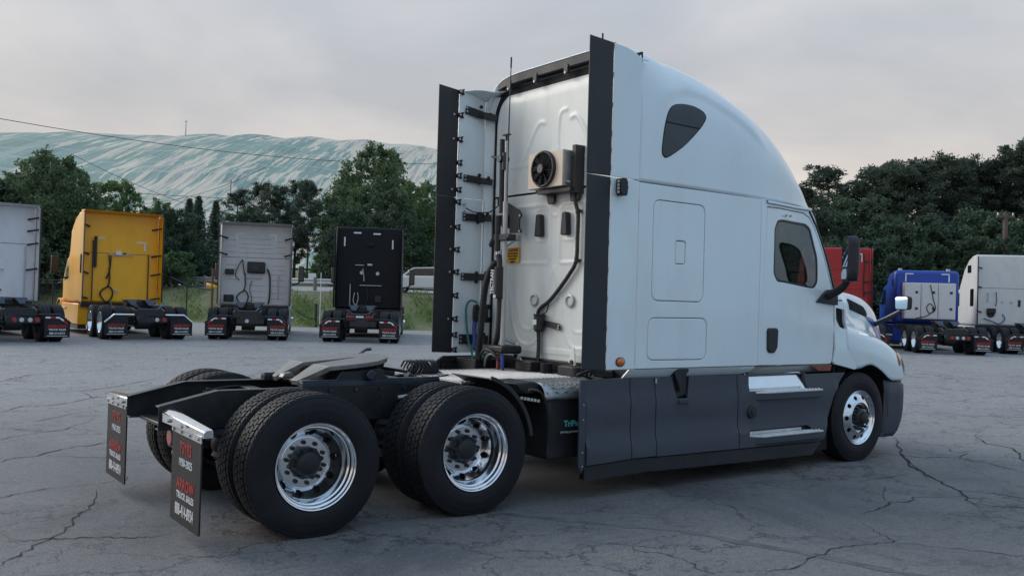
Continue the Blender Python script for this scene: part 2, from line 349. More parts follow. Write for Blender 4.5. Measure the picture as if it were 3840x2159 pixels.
def asphalt():
    m = bpy.data.materials.new('old_asphalt'); m.use_nodes = True; t = m.node_tree; b = t.nodes['Principled BSDF']; n = t.nodes.new; l = t.links.new
    tc = n('ShaderNodeTexCoord'); src = tc.outputs['Object']
    def noise(sc, det=6, rg=.6, vec=src, dist=0):
        q = n('ShaderNodeTexNoise'); q.inputs['Scale'].default_value = sc; q.inputs['Detail'].default_value = det; q.inputs['Roughness'].default_value = rg; q.inputs['Distortion'].default_value = dist; l(vec, q.inputs['Vector']); return q.outputs['Fac']
    def rng(v, a, c, lo, hi):
        q = n('ShaderNodeMapRange'); l(v, q.inputs[0]); q.inputs[1].default_value = a; q.inputs[2].default_value = c; q.inputs[3].default_value = lo; q.inputs[4].default_value = hi; return q.outputs[0]
    def mul(a, c):
        q = n('ShaderNodeMath'); q.operation = 'MULTIPLY'; l(a, q.inputs[0]); l(c, q.inputs[1]); return q.outputs[0]
    def mixc(f, a, c):
        q = n('ShaderNodeMix'); q.data_type = 'RGBA'; l(f, q.inputs[0])
        for s_, k in ((a,6),(c,7)):
            if isinstance(s_, tuple): q.inputs[k].default_value = s_+(1,)
            else: l(s_, q.inputs[k])
        return q.outputs[2]
    big = noise(.16, 4, .55, dist=.6); mid = noise(.9, 6, .62); fine = noise(55, 3, .7); grit = noise(180, 2, .6)
    base = mixc(rng(big,.38,.62,0,1), (.116,.118,.126), (.190,.184,.181))
    base = mixc(rng(mid,.45,.72,0,.55), base, (.250,.240,.232))
    base = mixc(rng(noise(.45,5,.6,dist=1.2),.53,.68,0,.80), base, (.070,.073,.084))            # oil-dark stains
    mp = n('ShaderNodeMapping'); mp.inputs['Rotation'].default_value = (0,0,radians(-18)); mp.inputs['Scale'].default_value = (.10,1.1,1); l(src, mp.inputs[0])
    base = mixc(rng(noise(1.0,6,.62,vec=mp.outputs[0]),.52,.74,0,.45), base, (.100,.100,.108))    # drag and rolling marks
    # dusty, brownish wear in patches
    base = mixc(rng(noise(.28,6,.6,dist=.8),.54,.70,0,.55), base, (.235,.215,.202))
    # grazing sky sheen painted into the colour: asphalt pales towards the parked row
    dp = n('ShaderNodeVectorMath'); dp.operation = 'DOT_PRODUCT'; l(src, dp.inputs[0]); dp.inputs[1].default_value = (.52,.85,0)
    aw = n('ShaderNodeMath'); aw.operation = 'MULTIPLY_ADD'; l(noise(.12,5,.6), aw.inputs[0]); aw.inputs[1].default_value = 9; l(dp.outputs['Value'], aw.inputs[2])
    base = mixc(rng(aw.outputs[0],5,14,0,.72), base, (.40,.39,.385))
    sp = n('ShaderNodeTexVoronoi'); sp.inputs['Scale'].default_value = 70; l(src, sp.inputs['Vector'])
    base = mixc(rng(sp.outputs['Distance'],.0,.22,.65,0), base, (.36,.35,.34))
    base = mixc(rng(fine,.46,.70,0,.75), base, (.058,.058,.064))
    base = mixc(rng(noise(13,4,.75),.48,.66,0,.50), base, (.070,.071,.078))     # pitted aggregate
    base = mixc(rng(noise(32,3,.75),.56,.72,0,.70), base, (.300,.292,.285))
    vo = n('ShaderNodeTexVoronoi'); vo.feature = 'DISTANCE_TO_EDGE'; vo.inputs['Scale'].default_value = .42
    dn = n('ShaderNodeTexNoise'); dn.inputs['Scale'].default_value = 1.3; dn.inputs['Detail'].default_value = 7; dn.inputs['Roughness'].default_value = .65; l(src, dn.inputs['Vector'])
    va = n('ShaderNodeVectorMath'); va.operation = 'SCALE'; l(dn.outputs['Color'], va.inputs[0]); va.inputs['Scale'].default_value = 1.3
    vb = n('ShaderNodeVectorMath'); vb.operation = 'ADD'; l(src, vb.inputs[0]); l(va.outputs[0], vb.inputs[1]); l(vb.outputs[0], vo.inputs['Vector'])
    cm = mul(rng(vo.outputs['Distance'],.0,.010,1,0), rng(noise(.22,2),.47,.54,0,.85))
    v2 = n('ShaderNodeTexVoronoi'); v2.feature = 'DISTANCE_TO_EDGE'; v2.inputs['Scale'].default_value = 1.25
    mp2 = n('ShaderNodeMapping'); mp2.inputs['Rotation'].default_value = (0,0,radians(36)); mp2.inputs['Scale'].default_value = (.55,1.35,1); l(vb.outputs[0], mp2.inputs[0]); l(mp2.outputs[0], v2.inputs['Vector'])
    cm2 = mul(rng(v2.outputs['Distance'],.0,.020,1,0), rng(noise(.30,4,.6,dist=.5),.41,.55,0,.85))
    mxx = n('ShaderNodeMath'); mxx.operation = 'MAXIMUM'; l(cm, mxx.inputs[0]); l(cm2, mxx.inputs[1]); cm = mxx.outputs[0]
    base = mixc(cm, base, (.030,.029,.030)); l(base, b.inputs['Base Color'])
    l(rng(mid,.3,.7,.52,.72), b.inputs['Roughness']); b.inputs['Specular IOR Level'].default_value = .45
    bp = n('ShaderNodeBump'); bp.inputs['Strength'].default_value = .45; bp.inputs['Distance'].default_value = .010
    ad = n('ShaderNodeMath'); ad.operation = 'ADD'; l(fine, ad.inputs[0]); l(grit, ad.inputs[1])
    sb = n('ShaderNodeMath'); sb.operation = 'SUBTRACT'; l(ad.outputs[0], sb.inputs[0]); l(cm, sb.inputs[1]); l(sb.outputs[0], bp.inputs['Height']); l(bp.outputs[0], b.inputs['Normal'])
    return m
M['asphalt'] = asphalt()
M['crack'] = mat('crack_filler', (.020,.0195,.020), .95, var=.3, vscale=20)
M['mark'] = mat('tyre_mark', (.100,.100,.108), .8, var=.35, vscale=8, dirt=(.16,.155,.155), dirt_amt=1.0, dscale=3)
M['dust'] = mat('pale_grit', (.30,.29,.26), .95, var=.2, vscale=30, bump=.3, bscale=80)
def structure(o): o['kind'] = 'structure'; return o
VS = [-420,-260,-160,-110,-80]+list(np.arange(-64,65,2.0))+[80,110,160,260,420]
def strip(name, m, rows):   # rows: list of functions v -> d
    b = MB(); b.grid([[gz_vd(v, f(v)) for v in VS] for f in rows]); return structure(b.build(name, m, ang=180))
ds_ = [-300,-120,-50,-20,-10]+list(np.arange(-6,38,1.0))
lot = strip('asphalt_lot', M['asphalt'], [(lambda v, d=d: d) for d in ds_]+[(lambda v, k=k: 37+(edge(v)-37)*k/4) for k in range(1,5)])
M['bank'] = mat('bank_soil', (.125,.125,.060), .95, var=.25, vscale=1.2, bump=.4, bscale=6, dirt=(.100,.155,.045), dirt_amt=1.0, dscale=.40)
strip('grass_bank', M['bank'], [(lambda v, k=k: edge(v)+8.5*k/9) for k in range(10)])
M['road'] = mat('road_gravel', (.34,.335,.34), .9, var=.12, vscale=2, bump=.3, bscale=20)
strip('road', M['road'], [(lambda v, k=k: edge(v)+8.5+7*k/3) for k in range(4)])
M['meadow'] = mat('meadow_grass', (.080,.120,.030), .95, var=.25, vscale=.6, bump=.5, bscale=5, dirt=(.13,.12,.05), dirt_amt=.6, dscale=.3)
strip('meadow', M['meadow'], [(lambda v, k=k: edge(v)+15.5+(k/8)**1.6*160) for k in range(9)]+[lambda v: 420])
CRACKS = [
  (0.022, [(-1.77, -0.29), (-1.64, -0.37), (-1.54, -0.39), (-1.39, -0.46), (-1.27, -0.47), (-1.14, -0.55), (-1.02, -0.59), (-0.92, -0.61), (-0.76, -0.66)]),
  (0.022, [(-1.91, -0.92), (-1.85, -0.86), (-1.72, -0.69), (-1.57, -0.44), (-1.44, -0.22), (-1.33, -0.12), (-1.21, 0.14), (-1.1, 0.39), (-0.97, 0.78), (-0.88, 1.17)]),
  (0.02, [(-1.69, 1.04), (-1.6, 1.09), (-1.47, 1.16), (-1.27, 1.31), (-1.1, 1.33)]),
  (0.025, [(-1.5, 2.72), (-1.38, 2.8), (-1.22, 2.93), (-1.04, 2.94), (-0.84, 3.17), (-0.62, 3.36), (-0.43, 3.41), (-0.23, 3.54), (-0.05, 3.58)]),
  (0.018, [(-0.96, 2.98), (-0.8, 2.82), (-0.64, 2.69), (-0.47, 2.55), (-0.3, 2.3)]),
  (0.022, [(-1.17, 5.26), (-1.1, 5.0), (-0.94, 5.0), (-0.81, 4.71), (-0.57, 4.68), (-0.36, 4.88), (0.03, 5.64)]),
  (0.018, [(-1.28, 4.18), (-1.19, 4.27), (-1.01, 4.42), (-0.83, 4.5), (-0.57, 4.68)]),
  (0.03, [(-1.01, 6.55), (-0.87, 6.78), (-0.58, 7.27), (-0.28, 7.21), (0.07, 7.45), (0.5, 7.99), (0.92, 8.16), (1.12, 8.14)]),
  (0.03, [(-0.13, 9.72), (0.13, 9.11), (0.49, 9.06), (0.93, 9.34), (1.46, 9.77), (2.24, 10.53)]),
  (0.016, [(-0.34, 4.87), (-0.25, 4.6), (-0.04, 4.43)]),
  (0.03, [(0.54, 8.9), (0.54, 7.98), (0.68, 8.18)]),
  (0.03, [(-0.37, 10.72), (0.07, 11.59), (0.63, 11.97), (1.13, 12.01)]),
  (0.018, [(-0.79, 5.57), (-0.53, 5.7), (-0.17, 6.18), (0.13, 6.45)]),
  (0.014, [(-1.1, 1.33), (-0.91, 1.35), (-0.67, 1.38), (-0.51, 1.55)]),
  (0.03, [(7.06, -0.98), (7.24, -1.04), (7.31, -1.23), (7.39, -1.37), (7.59, -1.5), (7.76, -1.65), (7.75, -1.89), (7.64, -2.13), (7.47, -2.49), (7.36, -2.74)]),
  (0.045, [(8.76, -0.17), (8.21, -0.55), (7.49, -1.06), (6.88, -1.51), (6.55, -1.85), (6.26, -2.16), (5.97, -2.43), (5.75, -2.67), (5.47, -2.88), (5.21, -3.12)]),
  (0.025, [(5.83, -2.62), (5.97, -2.74), (6.04, -2.91), (6.05, -3.13), (6.07, -3.3)]),
  (0.025, [(5.34, -2.97), (5.42, -3.16), (5.59, -3.33), (5.62, -3.49)]),
  (0.02, [(4.05, -2.71), (4.32, -2.69), (4.52, -2.69), (4.8, -2.59), (4.95, -2.64), (5.15, -2.59), (5.36, -2.68), (5.58, -2.78)]),
  (0.014, [(5.37, -2.16), (5.02, -2.39), (4.8, -2.59)]),
  (0.016, [(3.81, -2.87), (3.7, -3.05), (3.61, -3.2), (3.48, -3.38), (3.38, -3.4), (3.21, -3.33), (2.98, -3.29), (2.69, -3.29), (2.44, -3.33), (2.19, -3.38), (1.98, -3.41), (1.83, -3.45)]),
  (0.018, [(3.5, -3.39), (3.6, -3.5), (3.68, -3.68), (3.78, -3.83), (3.9, -3.94), (3.93, -4.08), (4.0, -4.19)]),
  (0.035, [(10.13, -0.65), (9.34, -1.11), (9.21, -1.34), (9.04, -1.63), (8.43, -2.06), (8.08, -2.36)]),
  (0.025, [(8.52, -0.55), (8.47, -0.83), (8.59, -1.01), (8.77, -1.35)]),
  (0.012, [(1.8, -2.45), (1.75, -2.59), (1.78, -2.71), (1.83, -2.87), (1.77, -3.04), (1.72, -3.18), (1.72, -3.25)]),
  (0.02, [(8.44, -1.11), (8.18, -1.34), (8.27, -1.45), (8.62, -1.42)]),
  (0.012, [(5.63, -1.72), (5.78, -1.91), (6.25, -2.0), (6.68, -2.3)]),
  (0.02, [(8.27, -1.45), (7.76, -1.65)]),
  (0.02, [(7.02, -1.46), (6.55, -1.9), (6.2, -2.22)]),
]
def ribbon(pts, w_, jit, name, m, dz, seg=.10, taper=True, seed=1):
    rnd = random.Random(seed); P = spline([Vector(p) for p in pts], 4); Q = []
    for a, c in zip(P[:-1], P[1:]):
        k = max(1, int((c-a).length/seg)); Q += [a+(c-a)*i/k for i in range(k)]
    Q.append(P[-1]); v = []; n = len(Q); walk = 0
    for i, p in enumerate(Q):
        t = (Q[min(i+1,n-1)]-Q[max(i-1,0)]).normalized(); nn = Vector((-t.y, t.x)); walk = walk*.75+rnd.uniform(-jit,jit)
        f_ = min(1, 4*min(i, n-1-i)/n+.12) if taper else 1; hw = w_/2*f_*rnd.uniform(.45,1.35)
        for s in (-1,1):
            q = p+nn*(walk+s*hw); v.append((q.x, q.y, gz(q.x, q.y)+dz))
    me = bpy.data.meshes.new(name); me.from_pydata(v, [], [(2*i,2*i+1,2*i+3,2*i+2) for i in range(n-1)]); me.materials.append(m); return put(name, me, lot)
for i, (w_, pts) in enumerate(CRACKS): ribbon(pts, w_*.62, .032, 'crack', M['crack'], .004, seed=i)
ribbon([(1.46,-1.15),(1.94,-1.8),(2.17,-2.11),(2.4,-2.42),(2.5,-2.8),(2.63,-3.13),(2.7,-3.35),(2.77,-3.68),(2.84,-3.93),(2.89,-4.17),(2.95,-5.2)], .10, .004, 'tyre_mark', M['mark'], .002, taper=False, seg=.2, seed=90)
# small stones and grit lying on the lot
b = MB(); rnd = random.Random(5)
def stone(b, x, y, s):
    z = gz(x,y); v = [(x+s*rnd.uniform(.5,1)*cx_, y+s*rnd.uniform(.5,1)*cy_, z+s*rnd.uniform(.3,.7)*cz_) for cx_,cy_,cz_ in ((1,0,.3),(-.5,.8,.3),(-.5,-.8,.3),(0,0,1))]
    b.add(v, [(0,1,3),(1,2,3),(2,0,3),(2,1,0)])
for k in range(900):
    v = rnd.uniform(-1,1); d = 2.5+rnd.random()**1.6*22; x, y = site(v*d*.62, d); stone(b, x, y, rnd.uniform(.004,.012))
for k in range(500):
    a = rnd.uniform(0,2*pi); r = rnd.random()**.6; stone(b, 1.53+.16*r*cos(a)+.02, -2.61+.10*r*sin(a), rnd.uniform(.003,.010))
for k in range(160):
    t = rnd.random(); stone(b, 1.80-.05*t+rnd.gauss(0,.02), -2.5-.5*t+rnd.gauss(0,.03), rnd.uniform(.003,.009))
gr_ = b.build('grit', M['dust'], recalc=False); gr_['kind'] = 'stuff'; tag(gr_, 'small pale stones and grit scattered over the asphalt', 'grit')
# ---- covered landfill hill far behind
def hill_mat():
    m = bpy.data.materials.new('hill_cover'); m.use_nodes = True; t = m.node_tree; b = t.nodes['Principled BSDF']; n = t.nodes.new; l = t.links.new
    tc = n('ShaderNodeTexCoord')
    def mapping(sx, sy, rot=0):
        q = n('ShaderNodeMapping'); q.inputs['Scale'].default_value = (sx, sy, 0); q.inputs['Rotation'].default_value = (0,0,rot); l(tc.outputs['Object'], q.inputs[0]); return q.outputs[0]
    def noise(vec, sc=1, det=5, rg=.55, dist=0):
        q = n('ShaderNodeTexNoise'); q.inputs['Scale'].default_value = sc; q.inputs['Detail'].default_value = det; q.inputs['Roughness'].default_value = rg; q.inputs['Distortion'].default_value = dist; l(vec, q.inputs['Vector']); return q.outputs['Fac']
    def rng(v, a, c, lo=0., hi=1.):
        q = n('ShaderNodeMapRange'); l(v, q.inputs[0]); q.inputs[1].default_value = a; q.inputs[2].default_value = c; q.inputs[3].default_value = lo; q.inputs[4].default_value = hi; return q.outputs[0]
    def op(o, a, c):
        q = n('ShaderNodeMath'); q.operation = o
        for k, s_ in enumerate((a,c)):
            if isinstance(s_, (int,float)): q.inputs[k].default_value = s_
            else: l(s_, q.inputs[k])
        return q.outputs[0]
    def mixc(f, a, c):
        q = n('ShaderNodeMix'); q.data_type = 'RGBA'; l(f, q.inputs[0])
        for s_, k in ((a,6),(c,7)):
            if isinstance(s_, tuple): q.inputs[k].default_value = s_+(1,)
            else: l(s_, q.inputs[k])
        return q.outputs[2]
    sep = n('ShaderNodeSeparateXYZ'); l(tc.outputs['Object'], sep.inputs[0])
    up = rng(sep.outputs['Y'], 190, 330); right = rng(sep.outputs['X'], -150, -20)
    s1 = noise(mapping(.26,.022), 1, 6, .66, .5); s2 = noise(mapping(.85,.06), 1, 4, .6, .3); blot = noise(mapping(.018,.016), 1, 3, .5)
    wh = op('ADD', op('ADD', rng(s1,.3,.75,0,.62), rng(s2,.3,.7,0,.28)), op('ADD', op('MULTIPLY', up, .16), op('MULTIPLY', right, .22)))
    wh = op('ADD', wh, rng(blot,.35,.65,-.16,.14))
    mask = rng(wh, .59, .635)
    teal = mixc(noise(mapping(.05,.03),1,4), (.150,.250,.205), (.205,.305,.255))
    teal = mixc(rng(noise(mapping(.9,.02),1,3),.55,.62), teal, (.120,.205,.170))
    col = mixc(mask, teal, mixc(s2, (.46,.39,.29), (.70,.63,.51)))
    col = mixc(op('MULTIPLY', mask, rng(noise(mapping(.6,.03),1,4),.52,.60,0,.8)), col, (.28,.28,.25))
    wv = n('ShaderNodeTexWave'); wv.inputs['Scale'].default_value = .055; wv.inputs['Distortion'].default_value = 1.5; wv.bands_direction = 'X'; l(mapping(1,.02), wv.inputs['Vector'])
    col = mixc(rng(wv.outputs['Fac'],.94,1,0,.25), col, (.40,.46,.45))
    hz_ = n('ShaderNodeTexWave'); hz_.inputs['Scale'].default_value = .02; hz_.inputs['Distortion'].default_value = 3; hz_.bands_direction = 'Y'; l(mapping(.06,1), hz_.inputs['Vector'])
    col = mixc(rng(hz_.outputs['Fac'],.96,1,0,.30), col, (.52,.54,.52))
    l(col, b.inputs['Base Color']); b.inputs['Roughness'].default_value = .55
    bp = n('ShaderNodeBump'); bp.inputs['Strength'].default_value = .6; bp.inputs['Distance'].default_value = .6; l(op('ADD',s1,s2), bp.inputs['Height']); l(bp.outputs[0], b.inputs['Normal'])
    return m
def hill_z(v, d):
    ridge = lerp(v,[-420,-300,-160,-70,-20,5,40,90,140],[50,56,58.8,60.0,56.5,50,34,10,2])
    t = sstep(0,1,(d-150)/190)*.55+.45*min(1,max(0,(d-150)/185)); t = min(1.0, t)
    z = 6+(ridge-6)*t
    z += (.35*sin(v*.11+d*.02)+.35*sin(v*.31+1.3*sin(d*.03))+.30*sin(v*.9))*min(1,t*3)*(1 if d < 335 else .4)
    z += 1.0*math.exp(-((d-245)/6)**2)
    if d > 350: z -= (d-350)*.05
    return z
hv = list(np.arange(-420,141,5.0)); hd_ = list(np.arange(146,356,6.0))+[380,440]
b = MB(); b.grid([[(v, d, hill_z(v,d)) for v in hv] for d in hd_]); hill = structure(b.build('hill', hill_mat(), ang=180))
hill.location = (CAM.x, CAM.y, 0); hill.rotation_euler = (0,0,YAW-pi/2)
# low utility poles and masts standing on the hill
M['wood'] = mat('pole_wood', (.12,.095,.075), .9, var=.2, vscale=4, stretch=(4,4,.4))
for (v,d,h,lab) in ((-116,320,5,'thin mast on the hill crest'),(-150,235,4,'leftmost short post on the hillside above the yellow truck'),(-70,225,4,'short post standing alone on the hillside right of the taller masts')):
    x,y = site(v,d); b = MB(); b.cyl((0,0,-1),(0,0,h),.13,.09,n=6); b.bar((-.7,0,h-.6),(.7,0,h-.6),.08,.08); o = b.build('hill_mast', M['wood'], loc=(x,y,hill_z(v,d))); tag(o, lab, 'mast')
# ================================================================== main truck: white sleeper tractor
T = empty('semi_truck', (0,0,0)); tag(T, 'large white sleeper semi truck with bare fifth wheel in the foreground', 'truck')
# ---- wheels -------------------------------------------------------
RW = .497
def tyre_mesh(n=72, rows=((-.100,.036),(-.050,.042),(0,.042),(.050,.042),(.100,.036)), blocks=True, fine=True):
    b = MB()
    prof = [(-.100,.288),(-.118,.290),(-.128,.300),(-.137,.325),(-.1385,.328),(-.1405,.345),(-.1435,.375),(-.1445,.395),(-.1435,.398),(-.1425,.415),(-.138,.440),(-.131,.460),(-.1255,.468),(-.1265,.471),(-.124,.480),(-.118,.486)]
    prof = prof+[(-y, r) for y, r in reversed(prof)] if fine else [prof[i] for i in (0,3,7,11,15)]+[(-prof[i][0], prof[i][1]) for i in (15,11,7,3,0)]
    b.lathe(prof, n if fine else 28)
    if blocks:
        for k, (yc, wd) in enumerate(rows):
            nb = 58
            for i in range(nb):
                a = 2*pi*(i+(k*.37) % 1)/nb; da = 2*pi/nb*.43; jag = .012*(1 if k % 2 else -1)
                v = []
                for r in (.482, RW-(.004 if k in (0,4) else 0)):
                    s = 1 if r < .485 else .93
                    for (u, q) in ((-1,-1),(1,-1),(1,1),(-1,1)):
                        aa = a+u*da*s+q*jag; y = yc+q*wd/2*s
                        v.append((r*cos(aa), y, r*sin(aa)))
                b.add(v, [(4,5,6,7),(0,1,5,4),(1,2,6,5),(2,3,7,6),(3,0,4,7)])
    else:
        b.lathe([(-.112,.484),(-.108,RW-.003),(-.06,RW),(-.058,.486),(-.052,.486),(-.05,RW),(.05,RW),(.052,.486),(.058,.486),(.06,RW),(.108,RW-.003),(.112,.484)], 28)
    return b.mesh('tyre', M['rubber'], 30)
TYRE = tyre_mesh()
def ring_holes(rin, rout, holes, depth, n=72, sign=1):
    # annular disc with real hand holes; depth(r) along +y
    O = [Vector((rout*cos(2*pi*i/n), rout*sin(2*pi*i/n))) for i in range(n)]
    I = [Vector((rin*cos(2*pi*i/n), rin*sin(2*pi*i/n))) for i in range(n)]
    H = []
    for (r0, cnt, ra, rb, ph) in holes:
        for k in range(cnt):
            a = 2*pi*(k+ph)/cnt; c = Vector((r0*cos(a), r0*sin(a)))
            H.append([c+Vector((cos(a), sin(a)))*(ra*cos(t))+Vector((-sin(a), cos(a)))*(rb*sin(t)) for t in [2*pi*j/14 for j in range(14)]])
    v, f = fill(O, [I]+H, .02)
    b = MB(); b.add([(p.x, depth(p.length), p.y) for p in v], f)
    for h in H:   # hole walls
        b.add([(p.x, depth(p.length), p.y) for p in h]+[(p.x, depth(p.length)+.016, p.y) for p in h], [(i, (i+1) % 14, 14+(i+1) % 14, 14+i) for i in range(14)])
    return b
# outer drive wheel: deep dish, local origin at hub centre on the lip plane (y=0), +y goes inward for the right-hand side
b = MB()
b.lathe([(.012,.3005),(.003,.3010),(-.001,.2985),(.001,.2945),(.008,.2900),(.020,.2880),(.026,.2840),(.030,.2760),(.050,.2725),(.056,.2690),(.062,.2610),(.090,.2560),(.120,.2540),(.140,.2505),(.152,.2440)], 96)
dd = lambda r: lerp(r, [.178,.186,.20,.235,.2440], [.214,.218,.208,.166,.152])
h = ring_holes(.186, .2440, [(.214,10,.021,.025,0)], dd); b.add(h.v, h.f)
b.lathe([(.218,.186),(.210,.184),(.200,.182),(.197,.178),(.197,.172)], 72)
h = ring_holes(.108, .172, [(.143,10,.0155,.0155,.5)], lambda r: .197); b.add(h.v, h.f)
b.lathe([(.30,.246),(.02,.292)], 48)
RIM = b.mesh('rim', M['chrome'], 40)
b = MB()
b.lathe([(.23,.178),(.235,.05)], 40)                                  # drum face seen through the stud holes
b.lathe([(.235,.25),(.25,.10)], 40)
b.lathe([(.20,.112),(.165,.110),(.160,.098),(.130,.092),(.118,.080),(.112,.070),(.108,.040),(.106,0.001)], 36)
for k in range(8):
    a = 2*pi*k/8+.2; b.cyl((.098*cos(a), .175, .098*sin(a)), (.098*cos(a), .128, .098*sin(a)), .017, n=8)
for k in range(10):
    a = 2*pi*(k+.5)/10; b.cyl((.143*cos(a), .205, .143*sin(a)), (.143*cos(a), .178, .143*sin(a)), .0145, n=6)
HUB = b.mesh('hub', M['blackp'], 40)
# inner dual wheel
b = MB(); b.lathe([(-.11,.296),(-.10,.27),(.10,.26),(.11,.296)], 40)
RIMIN = b.mesh('rim', M['steel'], 40)
# steer wheel: disc bulges outward
b = MB()
b.lathe([(.012,.3005),(.003,.3010),(-.001,.2985),(.001,.2945),(.010,.2890),(.026,.2840),(.034,.2760),(.038,.2700),(.030,.2620)], 96)
ds = lambda r: lerp(r, [.150,.165,.178,.20,.255,.2620], [-.012,-.016,-.014,-.004,.024,.030])
h = ring_holes(.165, .2620, [(.222,10,.022,.026,0)], ds); b.add(h.v, h.f)
b.lathe([(-.016,.165),(-.010,.160),(.004,.157),(.006,.152)], 72)
h = ring_holes(.09, .152, [], lambda r: .006); b.add(h.v, h.f)
b.lathe([(.16,.27),(.03,.285)], 48)
RIMS = b.mesh('rim', M['chrome'], 40)
b = MB()
b.lathe([(.07,.26),(.075,.05)], 40)
b.lathe([(.01,.095),(-.030,.092),(-.040,.080),(-.046,.066),(-.075,.062),(-.082,.050),(-.085,.001)], 32)
for k in range(10):
    a = 2*pi*(k+.5)/10; b.cyl((.126*cos(a), .012, .126*sin(a)), (.126*cos(a), -.040, .126*sin(a)), .0165, n=6)
HUBS = b.mesh('hub', M['blackp'], 40)
def wheel(x, y, kind, side=1):
    rim, hub = {'drive': (RIM, HUB), 'inner': (RIMIN, None), 'steer': (RIMS, HUBS)}[kind]
    wv = put('wheel', rim, T); wv.location = (x, y, RW-.012)
    t = put('tyre', TYRE, wv); t.location = (0, {'drive': .137, 'inner': 0, 'steer': .137}[kind], 0); t.rotation_euler = (0, random.random()*6, 0)
    if hub: put('hub', hub, wv)
    if side < 0: wv.scale = (1,-1,1)
    return wv
for ax in (0, 1.32):
    for sd_ in (1, -1):
        wv = wheel(ax, -1.207*sd_, 'drive', sd_); wv.rotation_euler = (0, .3 if ax else -.12, 0)
        wheel(ax, -.735*sd_, 'inner', sd_)
for sd_ in (1, -1): wheel(6.457, -1.19*sd_, 'steer', sd_)

# ---- chassis ------------------------------------------------------
top = [(-.845,.848),(-.43,.945),(7.0,.940)]; bot = [(7.0,.675),(-.30,.672),(-.845,.680)]
b = MB(); b.prism(top+bot, 'xz', -.432, -.424)
for (p, q) in zip(top[:-1], top[1:]): b.prism([p, q, (q[0], q[1]-.009), (p[0], p[1]-.009)], 'xz', -.4235, -.345)
for (p, q) in zip(bot[:-1], bot[1:]): b.prism([p, q, (q[0], q[1]+.009), (p[0], p[1]+.009)], 'xz', -.4235, -.345)
rail = b.build('frame_rail', M['frame'], T, .002); flip(rail)
b = MB()
for k in range(46):
    x = -.2+k*.155+random.uniform(-.03,.03); z = random.choice((.72,.78,.86,.89))
    b.cyl((x,-.432,z), (x,-.446,z), .013, n=6)
bo = b.build('frame_bolt', M['steel'], T); flip(bo)
for x, z0, z1 in ((-.72,.672,.70),(.05,.70,.90),(.66,.68,.90),(1.35,.70,.90),(2.2,.70,.92)):
    MB().box(x-.05, x+.05, -.343, .343, z0, z1).build('crossmember', M['frame'], T, .006)
for ax in (0, 1.32):      # axle with differential, suspension arms, air springs, brake chambers
    b = MB(); b.cyl((ax,-.98,.485),(ax,.98,.485), .075, n=20)
    b.lathe([(-.26,.08),(-.2,.15),(-.1,.21),(0,.225),(.1,.21),(.2,.15),(.26,.08)], 24, (ax,0,.485))
    b.cyl((ax,0,.50),(ax+.36,0,.56), .11, .06)
    b.build('axle', M['frame'], T)
    for s in (-1,1):
        b = MB(); b.bar((ax-.42,.44*s,.40),(ax+.45,.44*s,.52), .09, .07); b.prism([(ax+.36,.42),(ax+.50,.42),(ax+.54,.70),(ax+.34,.70)],'xz',.435*s,.53*s)
        b.build('suspension_arm', M['frame'], T, .008)
        b = MB(); pr = [(.0,.02),(.0,.10),(.03,.125),(.06,.112),(.09,.128),(.13,.128),(.16,.112),(.19,.125),(.22,.10),(.22,.02)]
        b.lathe(pr, 24); me = b.mesh('air_spring', M['rubber'])
        o = put('air_spring', me, T); o.rotation_euler = (radians(90),0,0); o.location = (ax-.34,.44*s,.45)
        b = MB(); b.cyl((ax+.18,.42*s,.58),(ax+.34,.42*s,.66), .085, n=18); b.cyl((ax+.26,.42*s,.62),(ax+.275,.42*s,.628), .095, n=18); b.build('brake_chamber', M['frame'], T, .01)
        b = MB(); b.tube(spline([(ax+.05,.5*s,.90),(ax+.1,.55*s,.70),(ax+.16,.5*s,.55)]), .028, 10); b.build('shock_absorber', M['steel'], T)
MB().tube([(1.7,0,.58),(3.2,0,.60),(5.2,0,.66)], .05, 12).build('drive_shaft', M['frame'], T)
for k in range(6):   # air lines along the rails
    y = .33-.13*k; pts = [(-.3+.3*i, y+.03*sin(i*1.7+k), .86+.04*sin(i*2.1+k*2)) for i in range(9)]
    MB().tube(spline(pts, 4), .011, 6).build('air_line', M['blackp'], T)
# little air fittings on the near rail
b = MB(); b.cyl((.02,-.445,.86),(.17,-.475,.875), .017, n=10); b.cyl((.17,-.475,.875),(.22,-.485,.88), .024, n=6); b.build('air_fitting', M['galv'], T)
b = MB(); b.cyl((1.05,-.445,.84),(1.22,-.47,.86), .017, n=10); b.cyl((1.22,-.47,.86),(1.26,-.475,.865), .024, n=6); b.build('air_fitting', M['galv'], T)
